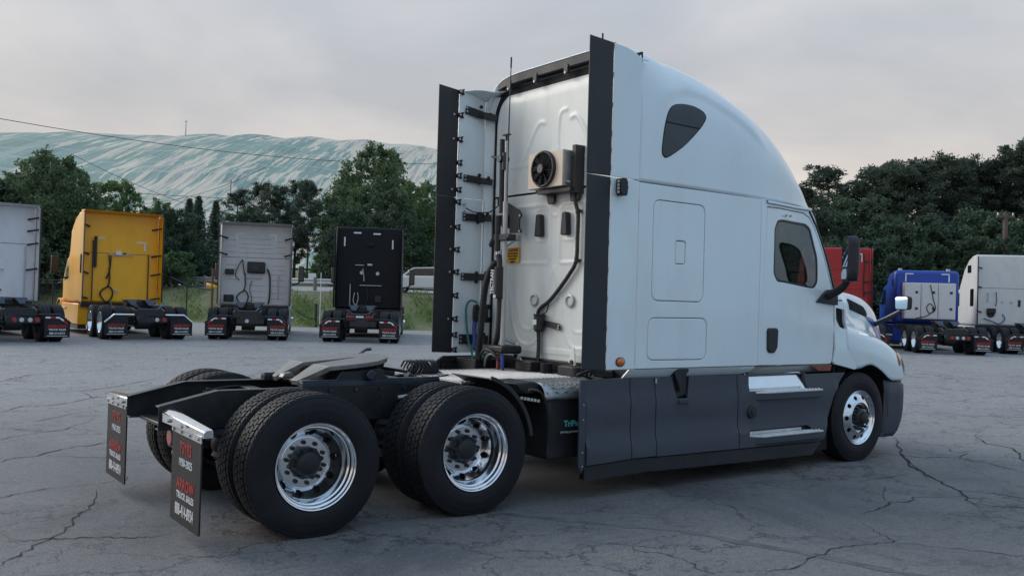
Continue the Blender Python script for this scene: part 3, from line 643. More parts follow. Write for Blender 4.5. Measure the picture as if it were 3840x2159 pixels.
# ---- mud flap hangers, flaps, tail lights ------------------------
def hanger(s):
    b = MB(); y0, y1 = -.44*s, -1.27*s
    P0 = [(-.83,.745),(-.83,.815),(-.80,.835),(-.745,.835),(-.735,.745)]; P1 = [(-.80,.735),(-.80,.775),(-.78,.79),(-.745,.79),(-.735,.735)]
    n = 5; v = [(x, y0, z) for x, z in P0]+[(x, y1, z) for x, z in P1]
    b.add(v, [tuple(range(n)), tuple(range(2*n-1,n-1,-1))]+[(i,n+i,n+(i+1)%n,(i+1)%n) for i in range(n)])
    h = b.build('flap_hanger', M['chrome'], T, .004)
    b = MB(); b.prism([(-.62*s,.755),(-1.24*s,.745),(-1.24*s,.70),(-.62*s,.71)],'yz',-.806,-.800); b.build('clamp_strip', M['galv'], h)
    b = MB()
    for k in range(4): y = -s*(.68+.17*k); b.cyl((-.806,y,.726),(-.818,y,.726), .011, n=8)
    for k in range(2): y = -s*(.62+.3*k); b.cyl((-.825,y,.775),(-.840,y,.775), .016, n=8)
    b.build('bolt', M['galv'], h)
    fo = rounded([(-.615*s,.115),(-1.225*s,.115),(-1.225*s,.735),(-.615*s,.745)], .012, 3)
    b = MB(); b.prism(fo, 'yz', -.799, -.788); fl = b.build('mud_flap', M['flap'], T, .002)
    yc = -.92*s; X = (0,-1,0); Y = (0,0,1); x = -.8005
    text('lettering', '75YRS', M['redprint'], fl, .105, (x,yc,.585), X, Y, xs=.80, bold=.0018, spacing=1.1)
    text('lettering', '1950-2025', M['reflw'], fl, .072, (x,yc,.500), X, Y, xs=.92, bold=.0)
    text('lettering', 'ARROW', M['redprint'], fl, .102, (x,yc-.01*s,.345), X, Y, xs=.92, bold=.0025, spacing=1.06)
    text('lettering', 'TRUCK SALES', M['white'], fl, .060, (x,yc-.01*s,.285), X, Y, xs=.90, bold=.001, spacing=1.1)
    text('lettering', '888-414-8934', M['white'], fl, .108, (x,yc,.172), X, Y, xs=.56, bold=.0012, spacing=1.12)
hanger(1); hanger(-1)
b = MB(); b.box(-.74,-.73,-.74,-.34,.555,.70); b.build('light_bracket', M['galv'], T, .003)
for y in (-.40,-.60):
    b = MB(); b.cyl((-.742,y,.628),(-.760,y,.628), .058, n=24); o = b.build('tail_light', M['red'], T, .006)
    MB().lathe([(0,.066),(-.014,.066),(-.014,.057),(0,.057)], 28).build('bezel', M['blackp'], o); o.children[0].rotation_euler = (0,0,radians(-90)); o.children[0].location = (-.744,y,.628)
b = MB(); b.box(-.75,-.735,-.56,-.44,.515,.54); b.build('plate_light', M['white'], T, .004)

# ---- fifth wheel --------------------------------------------------
fa = math.atan2(.075,.75)
F5 = empty('fifth_wheel', (0,0,0), parent=T)
def fz(x): return 1.10+(x-.45)*.10
def plate_half(s):
    o = [(.45,.095),(.80,.030),(.86,.028),(.88,.0)]
    arc = [(.78+.44*cos(t), .455*sin(t)) for t in [pi/2*k/14 for k in range(15)]]
    return [(x, y*s) for x, y in ([(.45,.395),(.56,.43),(.70,.455)]+[(.74+.37*sin(pi/2*k/14), .455*cos(pi/2*k/14)) for k in range(15)]+[(.88,0),(.86,.028),(.80,.030),(.45,.095)])]
for s in (1,-1):
    P = plate_half(s)
    v = [(x,y,fz(x)) for x,y in P]+[(x,y,fz(x)-.035) for x,y in P]; n = len(P)
    MB().add(v,[tuple(range(n)),tuple(range(2*n-1,n-1,-1))]+[(i,n+i,n+(i+1)%n,(i+1)%n) for i in range(n)]).build('top_plate', M['plate'], F5, .004)
    R4 = [(.45,.095,1.10),(.45,.395,1.10),(.25,.255,.985),(.235,.155,.985)]
    v = [(x,y*s,z) for x,y,z in R4]+[(x+.01,y*s,z-.04) for x,y,z in R4]
    MB().add(v,[(0,1,2,3),(7,6,5,4),(0,4,5,1),(1,5,6,2),(2,6,7,3),(3,7,4,0)]).build('ramp', M['plate'], F5, .004)
    b = MB(); P2 = [(x*.97+.02,y*.93) for x,y in P]
    v = [(x,y,fz(x)-.036) for x,y in P2]+[(x,y*.8,fz(x)-.13) for x,y in P2]; b.add(v,[tuple(range(2*n-1,n-1,-1))]+[(i,n+i,n+(i+1)%n,(i+1)%n) for i in range(n)])
    b.prism([(.50,.99),(.95,.99),(.90,1.08),(.55,1.06)],'xz',.30*s,.42*s); b.build('skirt', M['frame'], F5, .006)
    b = MB(); b.prism([(.55,.945),(1.05,.945),(.90,1.06),(.68,1.06)],'xz',.345*s,.415*s); b.cyl((.79,.33*s,1.03),(.79,.47*s,1.03),.04,n=16); b.build('bracket', M['steel'], F5, .008)
    b = MB(); b.box(.22,1.46,.345*s,.43*s,.945,.985); b.box(.22,1.46,.355*s,.42*s,.985,.998); b.build('slide_rail', M['steel'], F5, .004)
MB().bar((1.00,-.05,1.07),(1.12,-.45,1.05),.03,.025).build('release_handle', M['steel'], F5); b = MB(); b.tube(spline([(1.04,.24,1.15),(1.14,.36,1.17),(1.20,.42,1.18),(1.24,.40,1.185)]), .014, 8); b.build('lock_pin', M['steel'], F5)
b = MB(); b.box(.35,1.35,-.30,.30,.93,.955); b.build('slide_plate', M['frame'], F5, .004)
b = MB(); b.box(.30,.36,-.12,.02,.955,.985); b.prism([(.22,.99),(.34,.99),(.30,1.03),(.24,1.02)],'xz',-.03,.05); b.build('lock_bar', M['plate'], F5, .004)
for k in range(5):
    b = MB(); x = .45+.22*k; b.cyl((x,-.432,.92),(x,-.452,.92),.016,n=6); b.build('bolt', M['steel'], F5)
# cable coil resting behind the fifth wheel
pts = []
for i in range(150):
    a = i*.34; pts.append((1.44+.002*i+.01*sin(i), .12+.085*cos(a), 1.035+.065*sin(a)))
MB().tube(pts, .009, 6).build('cable_coil', M['blackp'], T)
pts = [(1.42,.02,.98),(1.36,-.10,.97),(1.30,-.18,1.0),(1.42,-.22,.965),(1.62,-.2,.975),(1.75,-.1,.975)]
MB().tube(spline(pts,6), .012, 6).build('cable', M['blackp'], T)
b = MB(); b.cyl((1.28,-.17,1.005),(1.34,-.13,.985),.026,.020,n=12); b.build('plug', M['galv'], T)
b = MB(); b.prism([(1.45,.975),(1.86,.975),(1.66,1.09),(1.58,1.09)],'xz',.16,.19); b.build('gusset', M['frame'], T, .004)

# ---- deck plates, APU and quarter fender -------------------------
def tread(b, P, z, n):
    # raised bars of a tread plate
    (x0,x1,y0,y1) = P
    for i in range(n):
        x = x0+(x1-x0)*(i+.5)/n
        b.bar((x,y0+.03,z),(x+.05,y1-.03,z), .016, .012)
dk = MB(); dk.prism([(1.50,-.70),(1.86,-.69),(1.86,.69),(1.50,.70)],'xy',.955,.970); d1 = dk.build('deck_plate', M['alu'], T, .003)
b = MB(); tread(b,(1.52,1.82,-.68,.66),.972,7); b.build('tread_bar', M['alu'], d1, .003)
dk = MB(); dk.prism([(1.87,-.60),(3.0,-.70),(3.0,.70),(1.87,.60)],'xy',.948,.962); d2 = dk.build('deck_plate', M['alu'], T, .003)
b = MB(); tread(b,(1.90,2.95,-.56,.52),.965,22); b.build('tread_bar', M['alu'], d2, .003)
# APU cover: tread plate that rolls down over the outer edge
prof = [(-.62,.975),(-.95,.972)]+[(-.95-.11*sin(t), .862+.11*cos(t)) for t in [pi/2*k/8 for k in range(1,9)]]+[(-1.06,.838)]
b = MB(); b.grid([[(x, y, z-.004*(x > 2.55)) for x in np.linspace(2.10,3.0,10)] for y, z in prof]); cov = b.build('apu_cover', M['alu'], T, solid=.006)
b = MB()
for i in range(16):
    for j in range(11):
        t = j/10; x = 2.13+.052*i+(.026 if j % 2 else 0); s = t*.42
        if s < .28: p = Vector((x,-.66-s,.978)); d = Vector((.018,.014*(1 if (i+j) % 2 else -1),0)); up = (0,0,1)
        else:
            a = min(pi/2,(s-.28)/.11); p = Vector((x,-.95-.113*sin(a),.862+.113*cos(a)-max(0,(s-.28-.17)))); d = Vector((.018,-.014*cos(a)*(1 if (i+j) % 2 else -1),.014*sin(a)*(1 if (i+j) % 2 else -1))); up = (0,-sin(a),cos(a))
        b.bar(p-d,p+d,.008,.006,up)
b.build('tread_bar', M['alu'], cov)
b = MB(); b.box(2.16,3.0,-1.035,-.56,.33,.845); apu = b.build('apu_housing', M['blackp'], T, .02)
text('lettering', 'TriPac', M['teal'], apu, .072, (2.335,-1.0365,.602), (1,0,0), (0,0,1), xs=1.0, bold=.002, align='LEFT')
text('lettering', 'EVOLUTION', M['reflw'], apu, .026, (2.300,-1.0365,.545), (1,0,0), (0,0,1), xs=1.25, bold=.0, align='LEFT', spacing=1.25)
qf = [(1.32+.585*cos(t), .485+.585*sin(t)) for t in [radians(10+62*k/18) for k in range(19)]]
b = MB(); b.grid([[(x,y,z) for x,z in qf] for y in (-.55,-1.14)]); q = b.build('quarter_fender', M['blackp'], T, .004, solid=.012)
b = MB(); qo = [(1.32+.600*cos(t), .485+.600*sin(t)) for t in [radians(8+66*k/18) for k in range(19)]]+[(1.32+.565*cos(t), .485+.565*sin(t)) for t in [radians(74-66*k/18) for k in range(19)]]
b.prism(qo,'xz',-1.155,-1.135); b.build('fender_lip', M['blackp'], q, .004)
b = MB(); b.prism([(1.86,.975),(2.06,.985),(2.15,.955),(2.17,.90),(1.98,.88),(1.90,.92)],'xz',-.97,-.60); b.build('fender_bracket', M['blackp'], T, .012)
b = MB(); b.tube(spline([(1.94,-1.05,.93),(2.06,-1.05,.90),(2.13,-1.05,.78),(2.16,-1.05,.60),(2.15,-1.05,.38)]), .014, 8); b.build('fender_support', M['frame'], T)
b = MB()
for k in range(6): b.box(1.80+.035*k,1.82+.035*k,-1.125,-1.115,.862-.006*k,.885-.006*k)
b.build('fender_slot', M['galv'], T)

# ---- side skirts and steps ---------------------------------------
def Ssk(x, z):
    o = lerp(z, [.13,.27,.285,.292,.30,.435,.445,.458,.466,.60,.80,.825,.836,.842,1.02], [1.205,1.212,1.212,1.226,1.226,1.222,1.222,1.208,1.200,1.196,1.200,1.202,1.190,1.184,1.176])
    return o-.05*sstep(2.75,2.37,x)*0
def sk(name, x0, x1, z0, z1, holes=(), poly=None, m='skirt', **k):
    return panel(name, poly or rect(x0,x1,z0,z1), Ssk, M[m], T, t=.03, holes=holes, gap=.0025, rnd=.004, step=.10, **k)
for s in (1,):
    parts = []
    parts.append(sk('side_skirt',0,0,0,0,poly=[(2.44,.285),(2.96,.305),(2.96,1.012),(2.44,1.008)]))
    parts.append(sk('side_skirt',0,0,0,0,poly=[(2.963,.305),(3.27,.305),(3.27,1.010),(2.963,1.012)]))
    cut = [(3.49,1.008),(3.53,.87),(3.545,.81),(3.68,.81),(3.70,.87),(3.715,1.008)]
    parts.append(sk('side_skirt',0,0,0,0,poly=[(3.273,.30),(4.395,.29),(4.395,1.004)]+cut[::-1]+[(3.273,1.010)]))
    st_hole = rounded([(4.575,.83),(5.50,.83),(5.44,1.0),(4.575,1.0)], .01, 2)
    low_hole = rounded([(4.56,.385),(5.60,.385),(5.50,.455),(4.56,.455)], .01, 2)
    parts.append(sk('step_skirt',0,0,0,0,poly=[(4.40,.29),(5.70,.27),(5.78,.30),(5.86,.50),(5.97,.74),(6.10,.90),(6.20,.985),(5.50,.985),(5.47,1.003),(4.40,1.003)],holes=[[Vector((4.575,.835)),Vector((5.50,.835)),Vector((5.44,.995)),Vector((4.575,.995))],low_hole]))
    # black rubber valance below
    parts.append(panel('lower_valance', [(2.43,.150),(3.24,.172),(3.25,.165),(5.60,.135),(5.75,.26),(5.70,.268),(4.40,.286),(2.96,.302),(2.43,.282)], lambda x,z: 1.205, M['blackp'], T, t=.02, gap=.002, step=.15))
    # rear return flange of the skirt with rivets
    b = MB(); b.prism([(2.365,1.012),(2.438,1.008),(2.438,.285),(2.40,.22),(2.365,.30)],'xz',-1.202,-1.180); fl = b.build('skirt_flange', M['skirt'], T, .006); parts.append(fl)
    b = MB()
    for z in (.80,.675,.40,.285): b.cyl((2.405,-1.202,z),(2.405,-1.208,z),.007,n=8)
    b.build('rivet', M['galv'], fl)
    # recess with the filler pocket
    b = MB(); b.prism([(3.50,1.06),(3.54,1.085),(3.70,1.085),(3.705,.83),(3.55,.80),(3.50,.97)],'xz',-1.165,-1.10); b.prism([(3.50,1.04),(3.545,1.083),(3.69,1.083),(3.69,1.05),(3.62,1.00),(3.60,.90),(3.575,.86),(3.56,.92)],'xz',-1.20,-1.166); parts.append(b.build('filler_pocket', M['blackp'], T, .01))
    b = MB(); b.prism([(3.555,.76),(3.69,.76),(3.685,.805),(3.56,.805)],'xz',-1.215,-1.19); parts.append(b.build('filler_lip', M['skirt'], T, .006))
    b = MB(); b.box(3.262,3.282,-1.192,-1.186,.955,1.0); parts.append(b.build('latch_clip', M['galv'], T))
    # steps: polished riser, tread
    b = MB(); P0 = [(4.57,-1.125,1.004),(5.45,-1.125,1.004),(5.53,-1.178,.836),(4.57,-1.178,.836)]; b.add(P0+[(x,y+.006,z) for x,y,z in P0],[(0,1,2,3),(7,6,5,4),(0,4,5,1),(1,5,6,2),(2,6,7,3),(3,7,4,0)]); parts.append(b.build('step_riser', M['mirrorsteel'], T, ang=10))
    def step(x0,x1,xa,xb,z,yo,yi):
        b = MB(); P = [(x0,-yo),(x1,-yo),(xb,-yi),(xa,-yi)]; b.prism(P,'xy',z-.02,z); st = b.build('step_tread', M['stepalu'], T, .004)
        b = MB(); n = 18
        for k in range(n):
            x = x0+.02+(x1-x0-.06)*k/(n-1)
            b.lathe([(0,.011),(.006,.008)],8); 
            bb = MB(); bb.cyl((x,-yo+.028,z),(x,-yo+.028,z+.008),.011,.007,8); b.add(bb.v,bb.f)
            bb = MB(); bb.cyl((x+.018,-yo+.062,z),(x+.018,-yo+.062,z+.008),.011,.007,8); b.add(bb.v,bb.f)
        b.v = [(p if not (abs(p[0]) < .02 and abs(p[1]) < .02) else (x0+.03,-yo+.03,z)) for p in b.v]
        b.build('grip_stud', M['stepalu'], st)
        b = MB(); b.box(xa+.01,xb-.10,-yi-.012,-yi+.004,z+.001,z+.03); b.build('step_edge', M['stepalu'], st, .003)
        b = MB(); b.prism([(x0-.22,-yi),(x0,-yo+.004),(x1-.002,-yo+.004),(x1,-yi)],'xy',z-.085,z-.021); b.build('step_base', M['skirt'], st, .006)
        return st
    parts.append(step(4.78,5.70,4.58,5.52,.832,1.245,1.165)); parts.append(step(4.72,5.68,4.55,5.56,.405,1.275,1.150))
    b = MB(); b.box(4.56,5.60,-1.15,-1.14,.386,.46); parts.append(b.build('step_recess', M['skirt'], T))
    b = MB(); b.cyl((4.60,-1.195,.635),(4.60,-1.222,.635),.068,.06,n=24); b.cyl((4.60,-1.222,.635),(4.60,-1.232,.635),.035,.03,n=16); parts.append(b.build('fuel_cap', M['blackp'], T, .006))
    b = MB(); b.box(2.46,5.95,-1.13,-1.11,.16,.98); b.box(3.05,5.95,-1.10,-.5,.20,.97); parts.append(b.build('skirt_backing', M['dark'], T))
    # pale sill between body and skirt
    pl = panel('body_sill', [(2.90,1.004),(4.50,1.004),(4.62,1.03),(4.64,1.084),(2.93,1.084)], lambda x,z: 1.20-.06*(1.085-z)/.08, M['paint'], T, t=.02, step=.2); parts.append(pl)
    b = MB(); b.add([(4.63,-1.15,1.083),(5.95,-1.13,1.078),(5.95,-1.10,1.0),(4.60,-1.13,1.0)],[(0,1,2,3)]); parts.append(b.build('door_sill', mat('sill_grey',(.36,.38,.38),.4,var=.1,vscale=3,dirt=(.1,.1,.1),dirt_amt=.5), T, solid=.01))
    b = MB(); b.prism([(5.58,1.068),(5.955,1.076),(5.93,1.005),(5.72,1.012)],'xz',-1.172,-1.155); parts.append(b.build('door_reflector', M['orange'], T, .004))
    for p in parts: flip(p)
# ---- cab and sleeper body ----------------------------------------
RXS = [2.63,2.85,3.1,3.5,4.0,4.4,4.8,5.1,5.35,5.55,5.68,5.76]
RZC = [4.05,4.05,4.04,4.035,3.96,3.845,3.675,3.485,3.26,3.03,2.86,2.745]
RWS = [1.22,1.22,1.22,1.22,1.215,1.21,1.19,1.155,1.11,1.06,1.01,.98]
rx = np.linspace(2.97,5.76,60)
def smooth_interp(x, X, Y):
    # C1 hermite interpolation
    X = np.array(X); Y = np.array(Y); d = np.gradient(Y, X); i = int(min(max(np.searchsorted(X, x)-1, 0), len(X)-2)); h_ = X[i+1]-X[i]; t = min(1,max(0,(x-X[i])/h_))
    return float((2*t**3-3*t*t+1)*Y[i]+(t**3-2*t*t+t)*h_*d[i]+(-2*t**3+3*t*t)*Y[i+1]+(t**3-t*t)*h_*d[i+1])
RZ0 = 2.74
# crease line above the sleeper window: the surface steps out over it
CRE = [(3.179,3.271),(3.205,3.38),(3.261,3.461),(3.36,3.55),(3.475,3.605),(3.57,3.635),(3.669,3.646),(3.85,3.63),(4.025,3.584),(4.21,3.53),(4.39,3.46),(4.57,3.37),(4.739,3.267)]
CRE = [p for p in spline([Vector(p) for p in CRE], 3)]
CREA = np.array([(p.x,p.y) for p in CRE])
def crease(x, z):
    d = np.hypot(CREA[:,0]-x, CREA[:,1]-z); i = d.argmin(); dm = d[i]
    if dm > .25: return 0.
    j = min(i+1, len(CREA)-1); k = max(i-1, 0); tx, tz = CREA[j]-CREA[k]; side = tx*(z-CREA[i,1])-tz*(x-CREA[i,0])
    end = sstep(0,.3,min(x-3.12, 4.85-x)) if True else 1
    sgn = side/max(1e-6, math.hypot(tx,tz))
    return end*.020*(sstep(-.035,.03,sgn))*(1-sstep(.05,.24,dm))
def rP(x): return 5+2.2*sstep(3.55,3.05,x)
def rQ(x): return 3.5+1.0*sstep(3.55,3.05,x)
def Sroof(x, z):
    zc = smooth_interp(x,RXS,RZC); w_ = smooth_interp(x,RXS,RWS); t = min(1,max(0,(z-RZ0)/max(1e-3,zc-RZ0)))
    return w_*(1-t**rQ(x))**(1/rP(x))
b = MB(); rows = []
th = [pi/2*(k/30) for k in range(31)]
for x in np.concatenate([np.linspace(2.97,5.1,64), np.linspace(5.14,5.76,22)]):
    zc = smooth_interp(x,RXS,RZC); w_ = smooth_interp(x,RXS,RWS); half = []
    zz = list(np.linspace(0,.80,30))
    for t in zz:
        z = RZ0+(zc-RZ0)*t; y = w_*(1-t**rQ(x))**(1/rP(x))+crease(x,z); half.append((y,z))
    y1 = w_*(1-.8**rQ(x))**(1/rP(x))
    for k in range(1,17):
        f_ = k/16; y = y1*(1-f_**1.3*.9999) if k < 16 else 0.
        yy = min(1,y/w_); z = RZ0+(zc-RZ0)*max(0,(1-yy**rP(x)))**(1/rQ(x)); half.append((y,z))
    rows.append([(x,-y,z) for y,z in half]+[(x,y,z) for y,z in reversed(half[:-1])])
b.grid(rows); roof = b.build('roof_cap', M['paint'], T, ang=60, solid=.01)
# sleeper roof window (dark glass, two panes)
def Swin(x,z): return Sroof(x,z)+.006
wn = spline([(3.329,3.405),(3.395,3.47),(3.503,3.502),(3.62,3.512),(3.719,3.505),(3.814,3.478),(3.845,3.435),(3.806,3.379),(3.746,3.315),(3.563,3.157),(3.426,3.063),(3.303,2.995),(3.258,3.003),(3.243,3.046),(3.258,3.18),(3.285,3.30)],4,True)
up_ = [p for p in wn if p.y >= 3.310]; lo_ = [p for p in wn if p.y <= 3.305]
def order(P):
    c = sum(P,Vector((0,0)))/len(P); return sorted(P,key=lambda p: math.atan2(p.y-c.y,p.x-c.x))
sw = []
up_ += [Vector((3.287,3.312)),Vector((3.742,3.312))]; lo_ += [Vector((3.286,3.304)),Vector((3.736,3.304))]
for P in (up_,lo_):
    sw.append(panel('sleeper_window', order(P), Swin, M['glassdark'], T, t=.012, step=.08, rnd=.003))
sw.append(panel('window_seal', inset(wn,-.008), lambda x,z: Sroof(x,z)+.003, M['dark'], T, t=.008, step=.08, rnd=.002))
for o in sw: flip(o)
# side extenders: white fairing panels with rubber trailing strips, either side
ftop = lambda x: lerp(x,[2.60,2.70,2.78,2.86,2.93,2.97],[3.900,3.893,3.888,3.868,3.838,3.828])
def Sside(x,z): return 1.222
topx = list(np.linspace(2.633,2.967,9))
fu = panel('upper_fairing', [(2.633,2.750)]+[(2.967,2.750)]+[(x,ftop(x)) for x in reversed(topx)], Sside, M['paint'], T, t=.022, closed=True, step=.12)
# the upper fairing leans in towards the roof shoulder at its front edge
fl_ = panel('lower_fairing', [(2.633,1.09),(2.967,1.09),(2.967,2.742),(2.633,2.742)], Sside, M['paint'], T, t=.022, closed=True, step=.2)
s1 = panel('extender_strip', [(2.368,2.753),(2.628,2.753),(2.628,3.900),(2.368,3.922)], lambda x,z: 1.222-.015*(2.63-x)/.26, M['trim'], T, t=.012, closed=True, step=.2, rnd=.006)
s2 = panel('extender_strip', [(2.372,1.098),(2.628,1.088),(2.628,2.742),(2.372,2.748)], lambda x,z: 1.222-.015*(2.63-x)/.26, M['trim'], T, t=.012, closed=True, step=.2, rnd=.006)
for o in (fu,fl_,s1,s2): flip(o)
b = MB(); b.cyl((2.50,-1.21,3.90),(2.50,-1.21,3.955),.008,n=8); b.build('marker_stub', M['trim'], T)
def shelf(s):  # closing piece between fairing top and roof shoulder
    rowsA = []
    for x in np.linspace(2.80,3.12,9):
        f_ = (x-2.80)/.32; r = []
        for k in range(9):
            t = k/8; y = 1.20-t*.42*f_; z = lerp(x,[2.80,2.97,3.12],[3.872,3.815,3.83])+.12*f_*t**.6
            r.append((x,-s*y,z))
        rowsA.append(r)
    MB().grid(rowsA).build('fairing_shoulder', M['paint'], T, ang=60)
# ---- sleeper sides
def Sbody(x,z): return 1.22-.004*sstep(2.75,2.60,z)*0
up_h = rect(3.155,3.835,1.695,2.600,.085); lo_h = rounded([(3.115,1.165),(3.895,1.160),(3.895,1.548),(3.125,1.545)],.085)
side = panel('sleeper_side', [(2.975,1.09),(4.650,1.09),(4.650,2.735),(2.975,2.735)], Sbody, M['paint'], T, t=.03, holes=[up_h,lo_h], gap=.0015, step=.16)
lat = rect(3.452,3.576,2.04,2.245,.022)
h1 = panel('upper_hatch', up_h, Sbody, M['paint'], T, t=.03, holes=[lat], gap=.005, rnd=.006, step=.14)
h2 = panel('lower_hatch', lo_h, Sbody, M['paint'], T, t=.03, gap=.005, rnd=.006, step=.14)
h3 = panel('hatch_latch', lat, Sbody, M['paint'], h1, t=.02, gap=.002, rnd=.004, off=.004, step=.05)
bk = panel('side_backing', rect(2.98,4.66,1.10,2.735), Sbody, M['dark'], T, t=.005, off=.026, step=.3)
for o in (side,h1,h2,bk): flip(o)
# marker lamp, work light
b = MB(); pr = [(.0,.0425),(-.012,.041),(-.020,.034),(-.026,.02),(-.028,.001)]; b.lathe([(0,.048),(-.008,.048),(-.010,.043)],28); ml = MB().lathe(pr,28).build('marker_lamp', M['amber'], T); ml.location = (2.79,-1.223,1.157); ml.scale = (1.12,1,.86)
bz = b.build('bezel', M['blackp'], ml); m2 = flip(ml)
b = MB(); b.prism(rounded([(2.675,2.62),(2.69,2.585),(2.745,2.585),(2.755,2.62),(2.755,2.70),(2.74,2.735),(2.69,2.735),(2.675,2.72)],.012,3),'xz',-1.305,-1.235); b.cyl((2.72,-1.22,2.66),(2.72,-1.24,2.66),.02,n=10); b.bar((2.75,-1.27,2.655),(2.785,-1.27,2.66),.02,.015); wl = b.build('work_light', M['blackp'], T, .006)
b = MB()
for k in range(4): b.cyl((2.677,-1.27,2.615+.03*k),(2.668,-1.27,2.615+.03*k),.014,.012,n=12)
b.build('lens', M['lamp'], wl); flip(wl)
# ---- doors
def Sdoor(x,z): return 1.207-.055*max(0,(x-4.7)/1.25)**1.6-.085*sstep(1.85,2.75,z)*sstep(4.68,5.5,x)+.010*math.exp(-((z-1.50+.07*(x-5.2))/.05)**2)*sstep(5.0,5.6,x)
door = [(4.690,1.092),(5.965,1.080),(5.985,1.12),(6.005,1.24),(6.000,1.56),(5.990,1.775),(5.915,1.95),(5.822,2.235),(5.703,2.505),(5.65,2.58),(5.59,2.632),(5.49,2.668),(5.0,2.672),(4.765,2.664),(4.752,2.40),(4.72,1.85)]
win = rounded([(4.885,2.01),(4.95,1.925),(5.03,1.925),(5.50,1.882),(5.61,1.878),(5.675,1.945),(5.703,2.21),(5.618,2.515),(5.53,2.560),(5.06,2.566),(4.955,2.55),(4.90,2.46)],.04,4)
dr = panel('cab_door', rounded(door,.02,3), Sdoor, M['paint'], T, t=.03, holes=[win], rnd=.005, step=.10, seg=.04)
rub = panel('window_seal', inset(win,-.001), Sdoor, M['blackp'], dr, t=.02, holes=[inset(win,.022)], rnd=.003, off=.004, step=.1, seg=.04)
gl = panel('window_pane', inset(win,.018), Sdoor, M['glass'], dr, t=.002, off=.010, step=.12, seg=.05)
hd = panel('door_handle', rounded([(4.800,1.240),(4.835,1.213),(4.915,1.213),(4.960,1.265),(4.968,1.440),(4.945,1.462),(4.812,1.462),(4.793,1.440)],.02,3), Sdoor, M['blackp'], dr, t=.035, off=-.022, rnd=.012, step=.06, seg=.03)
b = MB(); b.cyl((5.10,-1.17,2.61),(5.10,-1.19,2.61),.011,n=8); b.cyl((5.17,-1.168,2.61),(5.17,-1.188,2.61),.011,n=8); b.build('screw', M['galv'], dr)
fr_o = [(4.655,1.092),(4.683,1.092),(4.712,1.85),(4.744,2.40),(4.757,2.672),(5.0,2.680),(5.495,2.676),(5.60,2.640),(5.66,2.588),(5.715,2.505),(5.834,2.235),(5.93,1.95),(6.003,1.785),(6.06,1.79),(5.985,1.96),(5.885,2.25),(5.765,2.53),(5.71,2.64),(5.62,2.735),(4.655,2.735)]
df = panel('door_surround', fr_o, lambda x,z: Sdoor(x,z)+.010*sstep(4.80,4.66,x), M['paint'], T, t=.04, rnd=.003, step=.09, seg=.05)
b = MB(); b.grid([[(x,-(Sdoor(x,2.69)+o),z) for x in np.linspace(4.74,5.62,12)] for o,z in ((.0,2.735),(.022,2.728),(.026,2.71),(.012,2.700))]); drip = b.build('drip_rail', M['paint'], T)
dbk = panel('door_backing', rounded([(4.66,1.10),(5.98,1.09),(6.0,1.8),(5.70,2.52),(5.55,2.70),(4.70,2.70)],.02,2), Sdoor, M['dark'], T, t=.01, holes=[inset(win,-.01)], off=.034, step=.12)
for o in (dr,df,drip,dbk): flip(o)
# windscreen and pillars
wse = [(5.60,2.70),(5.74,2.52),(5.86,2.24),(5.955,1.95),(6.04,1.78)]
b = MB(); b.grid([[(x+.30*(1-(yy)**2)*.9, -yy*(Sdoor(x,z)-.02), z) for yy in np.linspace(-1,1,25)] for x,z in [tuple(p) for p in spline([Vector(p) for p in wse],5)]]); ws = b.build('windscreen', M['glass'], T, ang=60)
b = MB(); b.tube([(p.x+.004,-(Sdoor(p.x,p.y)-.012),p.y) for p in spline([Vector(p) for p in wse],5)], .022, 10); ap = b.build('windscreen_seal', M['blackp'], T); flip(ap)
b = MB()
for k in range(9): z = 1.93+.040*k; x = lerp(z,[1.78,1.95,2.24,2.52],[6.04,5.955,5.86,5.74])+.012; b.box(x-.016,x+.016,-(Sdoor(x,z)+.012),-(Sdoor(x,z)-.02),z-.017,z+.012)
rs = b.build('pillar_louver', M['steel'], T, .004); flip(rs)
# cowl panel between door and bonnet, with air intake pocket and small badge plate
def Scowl(x,z): return 1.150+.012*sstep(6.0,6.25,x)+.022*sstep(1.5,1.2,z)-.16*sstep(1.70,1.92,z)
pock = rounded([(6.035,1.685),(6.175,1.665),(6.19,1.52),(6.235,1.445),(6.11,1.475),(6.045,1.56)],.02,3)
cw = panel('cowl_panel', [(6.005,1.078),(6.36,1.012),(6.405,1.03),(6.36,1.10),(6.275,1.24),(6.252,1.43),(6.225,1.50),(6.210,1.60),(6.205,1.80),(6.19,1.87),(6.08,1.90),(6.03,1.86),(6.006,1.775),(6.014,1.56),(6.020,1.24),(5.99,1.10)], Scowl, M['paint'], T, t=.03, holes=[pock], rnd=.004, step=.07, seg=.03)
cb = panel('intake_pocket', inset(pock,-.004), Scowl, M['dark'], cw, t=.004, off=.03, step=.1)
text('lettering', 'CASCADIA', M['steel'], cw, .030, (6.115,-1.128,1.755), (1,0,0), (0,0,1), xs=.9, bold=.001)
flip(cw)
